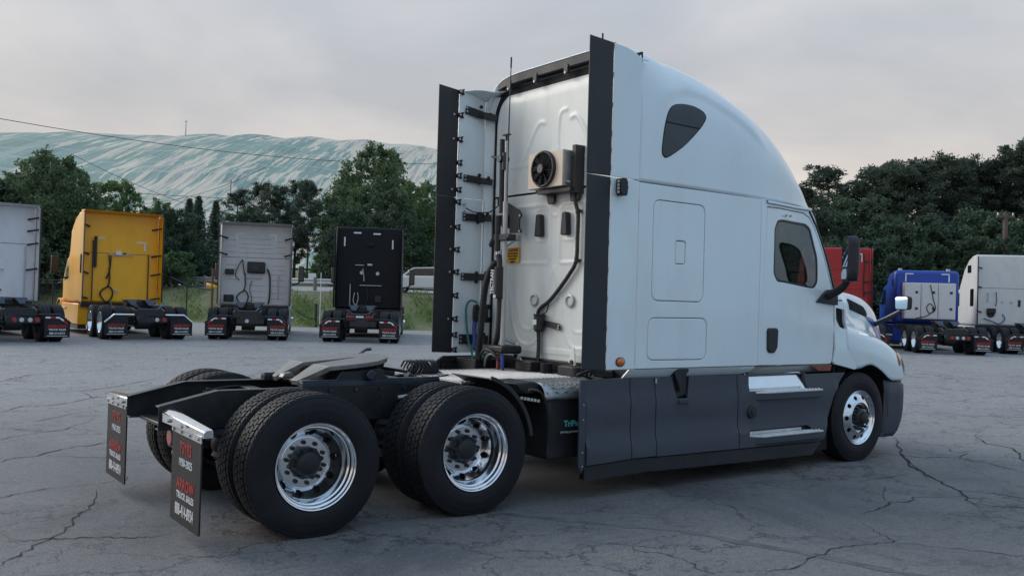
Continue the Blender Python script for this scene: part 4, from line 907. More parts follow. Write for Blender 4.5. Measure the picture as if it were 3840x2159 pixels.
# ---- bonnet with wings
HS = [ # x, bend, [(y,z) from arch edge over the wing to the centre line]
 (6.215,0.0,[(1.180,1.015),(1.182,1.24),(1.170,1.42),(1.120,1.500),(1.060,1.560),(1.020,1.700),(.985,1.820),(.80,1.915),(0,1.960)]),
 (6.45,0.0,[(1.190,1.028),(1.196,1.22),(1.172,1.385),(1.105,1.455),(1.010,1.515),(.945,1.645),(.905,1.800),(.72,1.900),(0,1.955)]),
 (6.66,0.0,[(1.195,1.060),(1.200,1.20),(1.172,1.350),(1.095,1.420),(.975,1.480),(.885,1.600),(.835,1.785),(.66,1.890),(0,1.945)]),
 (6.86,0.0,[(1.195,.990),(1.200,1.15),(1.168,1.305),(1.082,1.380),(.960,1.440),(.865,1.555),(.815,1.750),(.68,1.872),(0,1.940)]),
 (7.05,0.0,[(1.190,.886),(1.195,1.09),(1.160,1.255),(1.065,1.335),(.940,1.395),(.845,1.505),(.795,1.725),(.66,1.855),(0,1.925)]),
 (7.25,.06,[(1.185,.872),(1.188,1.05),(1.150,1.200),(1.045,1.280),(.915,1.340),(.815,1.450),(.768,1.690),(.63,1.825),(0,1.900)]),
 (7.44,.13,[(1.170,.870),(1.172,1.01),(1.130,1.135),(1.015,1.215),(.885,1.270),(.785,1.380),(.740,1.630),(.60,1.770),(0,1.860)]),
 (7.62,.22,[(1.130,.870),(1.132,.97),(1.085,1.070),(.970,1.140),(.845,1.190),(.750,1.295),(.705,1.540),(.57,1.690),(0,1.790)]),
 (7.77,.32,[(1.085,.870),(1.085,.94),(1.035,1.010),(.925,1.060),(.805,1.105),(.715,1.200),(.670,1.400),(.53,1.550),(0,1.660)]),
 (7.85,.37,[(1.050,.870),(1.050,.90),(1.000,.945),(.895,.980),(.780,1.015),(.690,1.090),(.645,1.230),(.51,1.360),(0,1.470)])]
NU, NV = 46, 40
def hood_pt(u, v):
    # bicubic (Catmull-Rom) through the stations
    def cr1(p0,p1,p2,p3,t): return .5*((2*p1)+(-p0+p2)*t+(2*p0-5*p1+4*p2-p3)*t*t+(-p0+3*p1-3*p2+p3)*t**3)
    def sec(k):
        x,bd,P = HS[k]; n = len(P)-1; f_ = v*n; i = min(int(f_),n-1); t = f_-i
        g = lambda j: P[j] if 0 <= j <= n else ((P[0][0],2*P[0][1]-P[1][1]) if j < 0 else (-P[n-1][0],P[n-1][1]))
        y = cr1(g(i-1)[0],g(i)[0],g(i+1)[0],g(i+2)[0],t); z = cr1(g(i-1)[1],g(i)[1],g(i+1)[1],g(i+2)[1],t)
        dx = .0
        if k == 0 and z < 1.26: dx = .185*((1.26-z)/.245)**1.4
        if k == 1 and z < 1.26: dx = .03*((1.26-z)/.245)
        return np.array((x-bd*(abs(y)/1.2)**2+dx, y, z))
    n = len(HS)-1; f_ = u*n; i = min(int(f_),n-1); t = f_-i
    q = [sec(min(max(i+d,0),n)) for d in (-1,0,1,2)]
    return cr1(*q,t)
HP = [[hood_pt(i/NU,j/NV) for j in range(NV+1)] for i in range(NU+1)]
rows = []
for r in HP: rows.append([(p[0],-p[1],p[2]) for p in r]+[(p[0],p[1],p[2]) for p in reversed(r[:-1])])
b = MB(); b.grid(rows); hood = b.build('bonnet', M['paint'], T, ang=70, solid=.012)
HA = np.array([p for r in HP for p in r])
def Shood(x,z):
    d = ((HA[:,0]-x)**2+(HA[:,2]-z)**2); i = np.argsort(d)[:6]; w_ = 1/(d[i]+1e-4); return float((HA[i,1]*w_).sum()/w_.sum())
vent = panel('bonnet_vent', rounded([(6.735,1.672),(7.130,1.590),(7.175,1.605),(7.165,1.655),(7.10,1.715),(6.76,1.800),(6.735,1.79)],.012,3), Shood, M['blackp'], T, t=.02, off=-.010, rnd=.006, step=.05, seg=.03)
b = MB()
for k in range(5):
    f_ = k/4; za = 1.695+.09*f_; zb = 1.620+.075*f_; b.bar((6.76,-(Shood(6.76,za)+.016),za),(7.12-.03*f_,-(Shood(7.10,zb)+.016),zb),.012,.010)
b.build('vent_slat', M['trim'], vent); flip(vent)
sw_ = spline([(7.12,1.590),(7.26,1.585),(7.40,1.545),(7.52,1.47),(7.62,1.36),(7.635,1.275),(7.55,1.285),(7.43,1.385),(7.29,1.495)],4,True)
blu = panel('blue_stripe', sw_, Shood, M['blue'], T, t=.004, off=-.005, rnd=.001, step=.05, seg=.03); flip(blu)
# wheel-arch lip and dark liner
arch = [tuple(HP[i][0]) for i in range(0,NU*4//9+3)]
b = MB(); b.grid([[(p[0],-(p[1]-d),p[2]+e_) for p in arch] for d,e_ in ((-.004,.0),(.0,-.004),(.03,.0),(.30,.03),(.55,.03))]); al = b.build('arch_liner', M['dark'], T); flip(al)
b = MB(); b.lathe([(0,.60),(.72,.60)],24,(6.457,-1.17,.46),radians(0),radians(180)); b.box(6.05,6.08,-1.12,-.45,.5,1.2); ln = b.build('wheel_well', M['dark'], T); flip(ln)
# bumper, headlamps, grille
def bump_x(y,top): return 7.80-.40*(abs(y)/1.2)**2.2-(0 if top else .04)
rows = []
for z,ins in ((.875,.05),(.83,.045),(.815,.0),(.70,-.01),(.52,.0),(.40,.03),(.28,.10),(.225,.18)):
    rows.append([(6.96+.02+(.0 if z > .4 else -.02),-1.165+ins*.15,z)]+[(7.10+ (7.36-7.10)*k/3-ins*.8,-1.168+ins*.15,z) for k in range(0,4)]+[(bump_x(yy,1)-ins,yy*(1-.02*ins),z) for yy in np.linspace(-1.12,1.12,25)]+[(7.36-(7.36-7.10)*k/3-ins*.8,1.168-ins*.15,z) for k in range(0,4)]+[(6.98,1.165-ins*.15,z)])
b = MB(); b.grid(rows); b.build('front_bumper', M['skirt'], T, ang=50, solid=.02)
for s in (1,-1):
    rows = []
    for k in range(9):
        f_ = k/8; y = 1.075-.33*f_
        rows.append([(7.83-.40*(y/1.2)**2-.30*((z-.90)/.33)**2*.6+.012,-s*(y+.03*(1-f_)*(1-((z-1.05)/.16)**2)),z) for z in np.linspace(.93,1.12+.02*f_,7)])
    b = MB(); b.grid(rows); b.build('headlamp', M['lamp'], T)
    b = MB(); b.grid([[(x,-s*(1.196-.9*max(0,x-7.22)**1.5-.05*((z-1.07)/.12)**2),z) for x in np.linspace(7.24+.05*(1.2-z),7.40-.25*(z-.97),6)] for z in np.linspace(.96,1.185,7)]); b.build('turn_lamp', M['amber'], T)
b = MB(); b.grid([[(7.845-.40*(yy/1.2)**2,yy,z) for yy in np.linspace(-.62,.62,13)] for z in (.87,1.0,1.15,1.36)]); b.build('grille', M['blackp'], T)
# ---- mirrors
def mirror(s):
    root = MB(); P = rounded([(-.085,-.235),(.085,-.235),(.11,-.15),(.11,.20),(.07,.255),(-.07,.255),(-.11,.20),(-.11,-.15)],.05,4)
    v = []; n = len(P)
    for d,sc in ((-.045,.97),(-.035,1.0),(.02,1.0),(.06,.88),(.085,.55)):
        v += [(d, p.x*sc, p.y*(.97 if sc > .9 else sc+.08)) for p in P]
    f = [(k*n+i,k*n+(i+1)%n,(k+1)*n+(i+1)%n,(k+1)*n+i) for k in range(4) for i in range(n)]+[tuple(range(n-1,-1,-1)),tuple(range(4*n,5*n))]
    root.add(v,f); h = root.build('door_mirror', M['blackp'], T, ang=45)
    g = MB(); Pg = rounded([(-.085,-.075),(.085,-.075),(.09,.19),(.06,.225),(-.06,.225),(-.09,.19)],.03,3); g.prism([(p.x,p.y) for p in Pg],'yz',-.050,-.046); g.build('mirror_glass', M['mirror'], h)
    g = MB(); Pg = rect(-.075,.075,-.20,-.095,.02,3); g.prism([(p.x,p.y) for p in Pg],'yz',-.056,-.046); g.build('mirror_glass', M['mirror'], h)
    h.location = (5.80,-1.455*s,2.185); h.rotation_euler = (0,0,radians(-38)*s)
    if s < 0: h.scale = (1,-1,1)
    b = MB(); b.tube(spline([Vector((5.82,-1.16*s,1.80)),Vector((5.83,-1.26*s,1.84)),Vector((5.82,-1.37*s,1.90)),Vector((5.81,-1.44*s,1.99))],5),.035,10,rad=[.05-.001*k for k in range(16)])
    b.prism([(5.635,1.737),(6.003,1.712),(5.995,1.86),(5.93,1.88),(5.84,1.875),(5.74,1.82)],'xz',-1.13*s,-1.20*s); b.build('mirror_arm', M['blackp'], T, .008)
mirror(1); mirror(-1)
for s in (1,-1):
    b = MB(); P = rounded([(-.115,-.08),(.115,-.08),(.12,.07),(.09,.085),(-.09,.085),(-.12,.07)],.03,4); n = len(P); v = []
    for d,sc in ((-.02,.96),(-.012,1),(.03,.95),(.06,.7)): v += [(d,p.x*sc,p.y*sc) for p in P]
    b.add(v,[(k*n+i,k*n+(i+1)%n,(k+1)*n+(i+1)%n,(k+1)*n+i) for k in range(3) for i in range(n)]+[tuple(range(n-1,-1,-1)),tuple(range(3*n,4*n))]); h = b.build('bonnet_mirror', M['blackp'], T, ang=50)
    g = MB(); P = rounded([(-.10,-.068),(.10,-.068),(.105,.06),(.08,.072),(-.08,.072),(-.105,.06)],.025,3); g.prism([(p.x,p.y) for p in P],'yz',-.025,-.021); g.build('mirror_glass', M['mirror'], h)
    h.location = (7.47,-1.085*s,1.765); h.rotation_euler = (0,0,radians(-20)*s)
    b = MB(); b.tube([(7.40,-.76*s,1.50),(7.45,-.90*s,1.575),(7.49,-1.06*s,1.665)],.022,10,rad=[.03,.022,.02]); b.build('mirror_arm', M['blackp'], T)
    b = MB(); b.tube([(7.395,-.775*s,1.53),(7.44,-.90*s,1.60),(7.47,-1.04*s,1.68)],.009,8); b.build('mirror_arm_trim', M['galv'], T)
# ---- cab interior: floor, dash, seats, wheel, curtain
b = MB(); b.box(3.1,6.0,-1.12,1.12,1.10,1.14); b.box(4.55,4.60,-1.12,-.45,1.14,2.70); b.box(4.55,4.60,.45,1.12,1.14,2.70); b.build('cab_floor', M['interior'], T)
b = MB(); b.box(5.62,5.95,-1.05,1.05,1.45,1.82); b.build('dashboard', M['interior'], T, .04)
for y in (-.68,.68):
    b = MB(); b.box(4.85,5.35,y-.26,y+.26,1.45,1.62); st = b.build('seat', M['interior'], T, .05)
    b = MB(); b.box(4.78,4.92,y-.25,y+.25,1.60,2.25); b.box(4.80,4.90,y-.14,y+.14,2.27,2.45); b.build('backrest', M['interior'], st, .05)
b = MB(); b.lathe([(.0,.20),(.012,.222),(.0,.235),(-.012,.222),(0,.20)],28); swl = b.build('steering_wheel', M['blackp'], T); swl.location = (5.50,.68,1.80); swl.rotation_euler = (0,0,radians(90)); swl.rotation_euler.rotate_axis('X',radians(-30))
b = MB(); b.grid([[(5.45+.03*sin(k*1.3)+.02*j,.98,2.62-.06*j) if 0 else (5.30+.030*k+.05*j/12,.95+.03*sin(k*1.9),2.62-.058*j) for k in range(9)] for j in range(12)]); b.build('curtain', M['fabric'], T, ang=70)
b = MB(); b.box(3.2,5.5,-1.05,1.05,2.70,2.72); b.build('headliner', M['interior'], T)

# ---- back wall of the sleeper, pressed ribs as real relief -------
WX = 3.02
def seg_d(p, a, c):
    a, c, p = np.array(a), np.array(c), np.array(p); t = np.clip(np.dot(p-a,c-a)/max(1e-9,np.dot(c-a,c-a)),0,1); return np.linalg.norm(p-a-(c-a)*t)
ribs = []
def rib(pts, w_=.016, h_=.010, n=24): ribs.append((np.array([(p.x,p.y) for p in spline([Vector(q) for q in pts],n)]), w_, h_))
for s in (1,-1):
    rib([(s*.075,2.10),(s*.078,2.52),(s*.10,2.59),(s*.17,2.625),(s*.5,2.63),(s*.95,2.63)],.020,.012)
    rib([(s*.075,2.10),(s*.10,2.05),(s*.2,2.045),(s*.6,2.05),(s*.95,2.05)],.014,.008)
    rib([(s*.11,2.30),(s*.112,2.55),(s*.16,2.585),(s*.27,2.585),(s*.305,2.55),(s*.305,2.30),(s*.27,2.27),(s*.15,2.27),(s*.11,2.30)],.012,.007)
    rib([(s*.72,1.75),(s*.66,1.45),(s*.56,1.27),(s*.42,1.215),(s*.28,1.25),(s*.17,1.42),(s*.10,1.75),(s*.0,2.0)],.016,.009)
    rib([(s*.60,1.75),(s*.56,1.52),(s*.50,1.40),(s*.34,1.38),(s*.28,1.50),(s*.24,1.72)],.014,.006)
    rib([(s*.58,3.05),(s*.45,3.26),(s*.36,3.40),(s*.28,3.47),(s*.21,3.46)],.020,.010)
    rib([(s*.80,1.165),(s*.3,1.160),(0,1.158)],.012,.008); rib([(s*.95,1.19),(s*.3,1.188),(0,1.185)],.010,.007)
rib([(-.02,3.05),(-.02,3.40),(-.05,3.53),(-.14,3.55)],.016,.008)
rib([(-.05,2.66),(-.065,2.60),(-.05,2.54),(0,2.51),(.05,2.54),(.065,2.60),(.05,2.66)],.010,.007)
rib([(1.0,3.06),(.4,3.06),(-.4,3.06),(-1.0,3.06)],.016,.006)
def relief(y, z):
    d = 0.
    for P, w_, h_ in ribs:
        q = np.hypot(P[:,0]-y, P[:,1]-z).min()
        if q < w_*2.6: d = max(d, h_*math.exp(-(q/w_)**2))
    return d
def edge_in(y,z):   # corner of the wall rolls forward into the sides
    e1 = max(0,abs(y)-1.00)/.14; e2 = max(0,z-3.72)/.24
    return .12*min(1.2,(e1*e1+e2*e2))
ys = np.linspace(-1.14,1.14,150); zs_ = np.linspace(1.09,2.752,120)
b = MB(); b.grid([[(WX-relief(y,z)+edge_in(y,z),y,z) for y in ys] for z in zs_]); lw = b.build('back_wall', M['wall'], T, ang=60)
zs_ = np.linspace(2.772,3.985,84)
def halfw(z): return 1.14-(.0 if z < 3.5 else .30*((z-3.5)/.47)**2.4)
b = MB(); b.grid([[(WX-relief(y*halfw(z)/1.14,z)+edge_in(y,z)-.004,y*halfw(z)/1.14,z) for y in ys] for z in zs_]); uw = b.build('back_wall', M['wall'], T, ang=60)
b = MB(); b.box(WX+.03,WX+.05,-1.12,1.12,1.10,3.92); b.build('wall_backing', M['dark'], T)
# inner corner flange of each fairing where it meets the wall
for s in (1,-1):
    b = MB(); b.tube(spline([Vector((WX+.045,1.135*s,1.10)),Vector((WX+.045,1.135*s,2.0)),Vector((WX+.045,1.135*s,3.2)),Vector((WX+.05,1.10*s,3.55)),Vector((WX+.055,1.00*s,3.80)),Vector((WX+.06,.86*s,3.90))],6),.014,8); b.build('corner_seam', M['galv'], T)
    rows = []   # curved return that joins fairing to wall and roof
    for z in np.linspace(1.09,3.86,28):
        y1 = halfw(z)-.0; rows.append([(WX-.05+.10*t, s*((1.20)*(1-t)+y1*t), z) for t in np.linspace(0,1,6)])
    MB().grid(rows).build('fairing_return', M['paint'], T, ang=60)
    rows = []   # swept top between fairing and roof shoulder
    for k in range(12):
        t = k/11; x = 2.66+.40*t
        r = []
        for j in range(8):
            f_ = j/7; y = 1.205-(.30*t)*f_; z = ftop(min(2.966,x))-.004+f_*t*.13*(1-.3*f_)
            r.append((x,s*y,z))
        rows.append(r)
    MB().grid(rows).build('fairing_shoulder', M['paint'], T, ang=60, solid=.008)
# top trim strip with tabs
def ztop(y): return 4.040-.045*(abs(y)/1.0)**6
rows = []
yy_ = np.linspace(-.50,.98,50)
for dz,x in ((.004,WX+.02),(.002,WX-.030),(-.012,WX-.048),(-.088,WX-.046),(-.094,WX-.015)):
    rows.append([(x,y,ztop(y)+dz) for y in yy_])
tt = MB(); tt.grid(rows); tt_ = tt.build('roof_trim', M['trim'], T, ang=50)
for y in (.33,-.16,.78):
    b = MB(); b.prism(rounded([(y-.035,3.98),(y+.035,3.98),(y+.025,3.875),(y-.025,3.875)],.012,2),'yz',WX-.055,WX-.02); tb = b.build('trim_tab', M['trim'], T, .004)
    MB().cyl((WX-.055,y,3.895),(WX-.064,y,3.895),.010,n=8).build('screw', M['galv'], tb)
# ---- equipment on the back wall ----------------------------------
# AC condenser with fan
b = MB(); b.box(2.825,2.985,-.335,.200,2.765,3.112); cn = b.build('condenser', M['galv'], T, .006)
b = MB(); b.box(2.819,2.8245,-.333,.198,2.767,3.110); b.build('front_plate', M['beige'], cn, .003)
b = MB(); b.lathe([(0,.178),(-.020,.180),(-.034,.172),(-.034,.160),(-.012,.150)],40)
fn = b.build('fan_shroud', M['blackp'], cn); fn.rotation_euler = (0,0,radians(-90)); fn.location = (2.817,-.06,2.945)
b = MB(); b.lathe([(-.002,.165),(-.004,.02)],36); b.lathe([(-.020,.052),(-.045,.050),(-.052,.040),(-.054,.001)],24)
for k in range(9):
    a = 2*pi*k/9; a2 = a+.42
    b.add([(.045*cos(a),-.012,.045*sin(a)),(.155*cos(a-.1),-.010,.155*sin(a-.1)),(.155*cos(a2),-.030,.155*sin(a2)),(.045*cos(a2+.1),-.030,.045*sin(a2+.1))],[(0,1,2,3)])
for k in range(8):
    a = 2*pi*k/8+.3; b.bar((.03*cos(a),-.036,.03*sin(a)),(.172*cos(a+.35),-.034,.172*sin(a+.35)),.006,.006)
for r in (.08,.11,.14): b.lathe([(-.035,r-.002),(-.038,r),(-.035,r+.002)],32)
fb = b.build('fan', M['dark'], cn); fb.rotation_euler = (0,0,radians(-90)); fb.location = (2.817,-.06,2.945)
MB().cyl((2.763,-.06,2.945),(2.758,-.06,2.945),.042,n=20).build('fan_hub', M['steel'], cn)
b = MB(); b.box(2.90,3.015,-.425,-.375,2.70,3.155); b.box(2.93,3.015,.175,.215,2.74,3.10); b.box(2.86,3.0,-.40,.10,2.715,2.755)
b.prism(rounded([(.10,2.73),(-.02,2.73),(-.03,2.645),(.0,2.625),(.06,2.625)],.012,3),'yz',2.97,3.0); b.prism(rounded([(-.27,2.73),(-.41,2.73),(-.40,2.645),(-.36,2.625),(-.28,2.63)],.012,3),'yz',2.97,3.0); b.build('condenser_frame', M['blackp'], T, .006)
b = MB(); b.tube(spline([(2.93,-.345,3.03),(2.925,-.37,3.06),(2.92,-.375,2.98),(2.93,-.372,2.84)]),.013,8); b.tube(spline([(2.95,-.345,2.93),(2.93,-.36,2.92),(2.94,-.365,2.84)]),.012,8); b.build('refrigerant_pipe', M['blackp'], T)
b = MB()
for z,x in ((3.09,2.87),(2.80,2.90),(2.78,2.92)): b.cyl((x,-.336,z),(x,-.348,z),.012,n=8)
b.cyl((2.86,-.345,2.81),(2.89,-.36,2.80),.012,n=8); b.build('fitting', M['galv'], T)
# loom from the condenser down the wall
loom = [(2.97,-.34,2.70),(2.975,-.36,2.60),(2.985,-.385,2.50),(2.985,-.385,2.30),(2.985,-.375,2.06),(2.985,-.28,1.93),(2.985,-.10,1.76),(2.985,.02,1.665),(2.985,.14,1.60),(2.985,.19,1.54),(2.985,.185,1.42),(2.985,.165,1.25),(2.97,.155,1.09),(2.95,.155,1.0)]
b = MB(); pp = spline([Vector(p) for p in loom],8); b.tube(pp,.019,10,rad=[.019+.0016*(k % 2) for k in range(len(pp))]); b.build('loom', M['blackp'], T)
b = MB(); b.tube(spline([Vector((p[0]-.012,p[1]-.028,p[2])) for p in loom[8:]],6),.009,8); b.build('cable', M['blackp'], T)
for y,z in ((-.405,2.53),(-.405,2.06)):
    b = MB(); b.cyl((2.985,y+.02,z-.02),(2.985,y+.02,z+.02),.026,n=12); b.box(2.98,3.01,y-.02,y,z-.012,z+.012); b.build('loom_clip', M['blackp'], T, .004)
# buzzer on bracket
b = MB(); b.cyl((2.955,.13,1.375),(2.955,.13,1.52),.055,n=24); b.cyl((2.955,.13,1.52),(2.955,.13,1.535),.062,n=24); b.cyl((2.955,.13,1.36),(2.955,.13,1.375),.045,n=20); bz = b.build('buzzer', M['blackp'], T, .005)
b = MB(); b.box(2.893,2.899,.10,.16,1.43,1.48); b.build('rating_label', M['white'], bz)
b = MB(); b.prism(rounded([(.09,1.475),(-.06,1.46),(-.145,1.45),(-.165,1.385),(-.11,1.39),(.09,1.42)],.01,2),'yz',2.985,2.995); b.build('bracket', M['trim'], bz, .003)
MB().tube(spline([Vector((2.96,.09,1.53)),Vector((2.97,.03,1.57)),Vector((2.985,.02,1.66))]),.006,6).build('cable', M['blackp'], bz)
b = MB(); b.cyl((2.984,-.14,1.43),(2.978,-.14,1.43),.01,n=8); b.cyl((2.984,-.135,1.405),(2.978,-.135,1.405),.01,n=8); b.build('screw', M['galv'], bz)
# two black pull handles
for y in (.205,-.205):
    b = MB(); P = rounded([(y-.05,2.31),(y+.05,2.31),(y+.032,2.535),(y-.032,2.535)],.022,3)
    b.prism(P,'yz',2.955,3.015); b.build('grab_recess', M['trim'], T, .010)
# round vents
for y in (.285,-.275):
    b = MB(); b.lathe([(0,.062),(-.012,.060),(-.016,.050),(-.010,.044),(.0,.044)],28); o = b.build('round_vent', M['galv'], T); o.rotation_euler = (0,0,radians(-90)); o.location = (3.008,y,1.672)
    b = MB(); b.lathe([(.002,.046),(.002,.001)],24); 
    for k in range(6): b.box(-.04,.04,-.004,.0,-.036+.014*k,-.030+.014*k)
    b.build('grating', M['wall'], o)
# caution plate
b = MB(); b.box(3.000,3.004,.555,.765,2.055,2.215); cp = b.build('caution_sign', M['caution'], T)
text('lettering','CAUTION',M['redprint'],cp,.040,(2.9985,.66,2.175),(0,-1,0),(0,0,1),xs=.95,bold=.001)
for k,s_ in enumerate(('Do not tow from','the rear without','the optional','support')): text('lettering',s_,M['trim'],cp,.026,(2.9985,.66,2.147-.028*k),(0,-1,0),(0,0,1),xs=.95,bold=.0008)
# tubular grab rail
b = MB(); b.tube(spline([Vector(p) for p in ((3.0,.58,2.31),(2.94,.62,2.26),(2.90,.71,2.19),(2.89,.735,2.10),(2.89,.735,1.6),(2.89,.735,1.36),(2.90,.70,1.30),(2.94,.61,1.245),(3.0,.565,1.215))],6),.015,10); gr = b.build('grab_rail', M['galv'], T)
b = MB(); b.box(2.99,3.005,.565,.598,2.28,2.345); b.box(2.99,3.005,.548,.582,1.17,1.245); b.build('rail_foot', M['galv'], gr, .004)
# aerial: whip, spring and base
b = MB(); b.tube([(2.93,.70,2.56),(2.925,.695,3.2),(2.92,.685,3.72),(2.915,.672,4.13)],.006,6,rad=[.010,.008,.006,.005]); an = b.build('aerial', M['trim'], T); MB().cyl((2.916,.674,4.09),(2.915,.672,4.20),.009,n=8).build('tip', M['trim'], an)
b = MB(); b.prism(rounded([(.64,2.555),(.75,2.555),(.745,2.46),(.70,2.41),(.66,2.43)],.012,2),'yz',2.88,2.98); b.build('aerial_base', M['blackp'], T, .008)
# angled bracket plate
b = MB(); b.prism(rounded([(.83,2.74),(.78,2.735),(.44,2.585),(.405,2.545),(.405,2.515),(.435,2.50),(.435,2.40),(.405,2.385),(.405,2.355),(.60,2.355),(.60,2.535),(.83,2.665)],.012,3),'yz',2.90,2.915); bp_ = b.build('bracket_plate', M['blackp'], T, .003)
b = MB()
for y,z in ((.425,2.53),(.425,2.37)): b.cyl((2.90,y,z),(2.892,y,z),.012,n=8)
b.build('bolt', M['galv'], bp_)
# hose tower (pogo stick): twin tubes, clamps, pivots
b = MB(); b.cyl((2.75,.455,1.17),(2.75,.475,2.66),.026,n=16); b.cyl((2.75,.475,2.66),(2.75,.487,3.28),.016,n=12); pg = b.build('hose_tower', M['galv'], T)
b = MB(); b.cyl((2.74,.525,2.55),(2.74,.545,3.30),.027,n=14); b.build('spring_tube', M['blackp'], pg)
b = MB(); b.box(2.73,2.77,.435,.54,3.335,3.35); b.cyl((2.75,.487,3.28),(2.75,.488,3.34),.012,n=10); b.build('tower_top', M['trim'], pg, .003)
b = MB(); b.cyl((2.69,.53,3.10),(2.80,.53,3.10),.038,n=14); b.bar((2.72,.54,3.11),(2.72,.70,3.14),.018,.02); b.cyl((2.73,.49,3.16),(2.73,.49,2.98),.022,n=10); b.build('hose_clamp', M['steel'], pg, .004)
b = MB(); b.box(2.70,2.82,.37,.60,2.265,2.33); b.cyl((2.72,.37,2.30),(2.72,.33,2.30),.03,n=12); b.cyl((2.70,.60,2.27),(2.72,.66,2.22),.03,n=12); b.build('clamp', M['trim'], pg, .006)
b = MB(); b.box(2.65,2.90,.32,.60,1.13,1.21); b.build('tower_foot', M['blackp'], T, .02)
b = MB(); b.cyl((2.71,.535,2.16),(2.71,.545,2.52),.030,n=14); b.build('hose_sleeve', M['blackp'], pg, .006)
# suspended hoses
def hose(name, pts, r, m, wob=0, n=8, parent=None):
    pp = spline([Vector(p) for p in pts],n); b = MB(); b.tube(pp,r,10,rad=[r*(1+wob*(k % 2)) for k in range(len(pp))]); return b.build(name, M[m], parent or T)
hose('hose_bundle', [(2.71,.545,2.05),(2.68,.60,1.98),(2.66,.66,1.80),(2.66,.70,1.55),(2.67,.74,1.30),(2.68,.78,1.12),(2.70,.79,.97)], .033, 'blackp', .10, 12)
sl = hose('hose_bundle', [(2.72,.53,2.12),(2.72,.50,2.03),(2.72,.49,1.90),(2.725,.49,1.70),(2.73,.50,1.45),(2.73,.53,1.28),(2.72,.60,1.15),(2.70,.66,1.06)], .032, 'blackp', .02, 10)
b = MB(); b.cyl((2.70,.485,1.68),(2.70,.487,2.0),.046,n=18); sv = b.build('hose_label', M['blackp'], T, .006)
text('lettering','TECTRAN',M['white'],sv,.072,(2.652,.512,1.845),(0,0,1),(0,1,0),xs=.78,bold=.002)
b = MB(); b.prism(rounded([(.465,1.685),(.505,1.685),(.505,1.715),(.465,1.715)],.006,2),'yz',2.650,2.653); b.build('emblem', M['white'], sv)
b = MB(); b.tube(spline([Vector(p) for p in ((2.71,.54,2.16),(2.70,.53,2.10),(2.71,.545,2.05),(2.72,.555,2.10),(2.71,.54,2.16))],5),.008,6); b.build('hanger_ring', M['galv'], pg)
hose('air_hose', [(2.80,1.04,1.42),(2.79,1.03,1.34),(2.78,1.0,1.24),(2.76,.98,1.14)], .024, 'hose_blue')
hose('air_hose', [(2.85,.98,1.42),(2.82,.94,1.33),(2.80,.91,1.22),(2.78,.90,1.14)], .024, 'hose_red')
hose('air_hose', [(2.80,1.04,1.60),(2.79,1.04,1.52),(2.80,1.04,1.42)], .020, 'blackp',.1)
hose('cable', [(2.84,1.06,1.63),(2.78,1.10,1.65),(2.74,1.12,1.58),(2.74,1.11,1.42),(2.74,1.06,1.22),(2.72,.96,1.10),(2.70,.90,1.04)], .012, 'hose_green')
hose('cable', [(2.72,.60,1.17),(2.70,.68,1.12),(2.68,.77,1.09),(2.66,.84,1.075)], .012, 'hose_green')
hose('cable', [(2.70,.78,.98),(2.64,.68,1.10),(2.62,.55,1.16),(2.63,.42,1.12),(2.66,.36,1.02)], .015, 'blackp')
hose('cable', [(2.72,.72,.98),(2.67,.62,1.08),(2.65,.50,1.12),(2.66,.40,1.08)], .013, 'galv')
hose('air_hose', [(2.66,.33,1.12),(2.655,.32,1.04),(2.66,.32,.965)], .018, 'hose_blue'); hose('air_hose', [(2.66,.39,1.11),(2.655,.39,1.03),(2.66,.40,.965)], .020, 'hose_red')
for k in range(4): hose('cable', [(2.45+.05*k,-1.05,1.03),(2.50+.04*k,-1.08,1.06+.01*k),(2.62,-1.10,1.075-.012*k),(2.85,-1.05,1.05-.012*k)], .014, 'blackp')
hose('cable', [(2.75,-.95,.97),(2.60,-1.0,1.02),(2.55,-1.02,1.05)], .016, 'blackp')
# gladhand holders on the left fairing
for z in (1.585,1.445):
    b = MB(); b.prism(rounded([(2.90,z-.028),(3.10,z-.028),(3.10,z+.028),(2.90,z+.028)],.01,2),'xz',1.09,1.105); b.build('gladhand_bar', M['blackp'], T, .004)
for x,y in ((2.83,1.05),(2.90,1.0)):
    b = MB(); b.cyl((x,y,1.55),(x,y,1.47),.04,.035,n=14); b.cyl((x-.02,y,1.60),(x+.02,y,1.55),.03,n=10); b.cyl((x,y,1.47),(x,y,1.42),.02,n=8); b.build('gladhand', M['blackp'], T, .006)
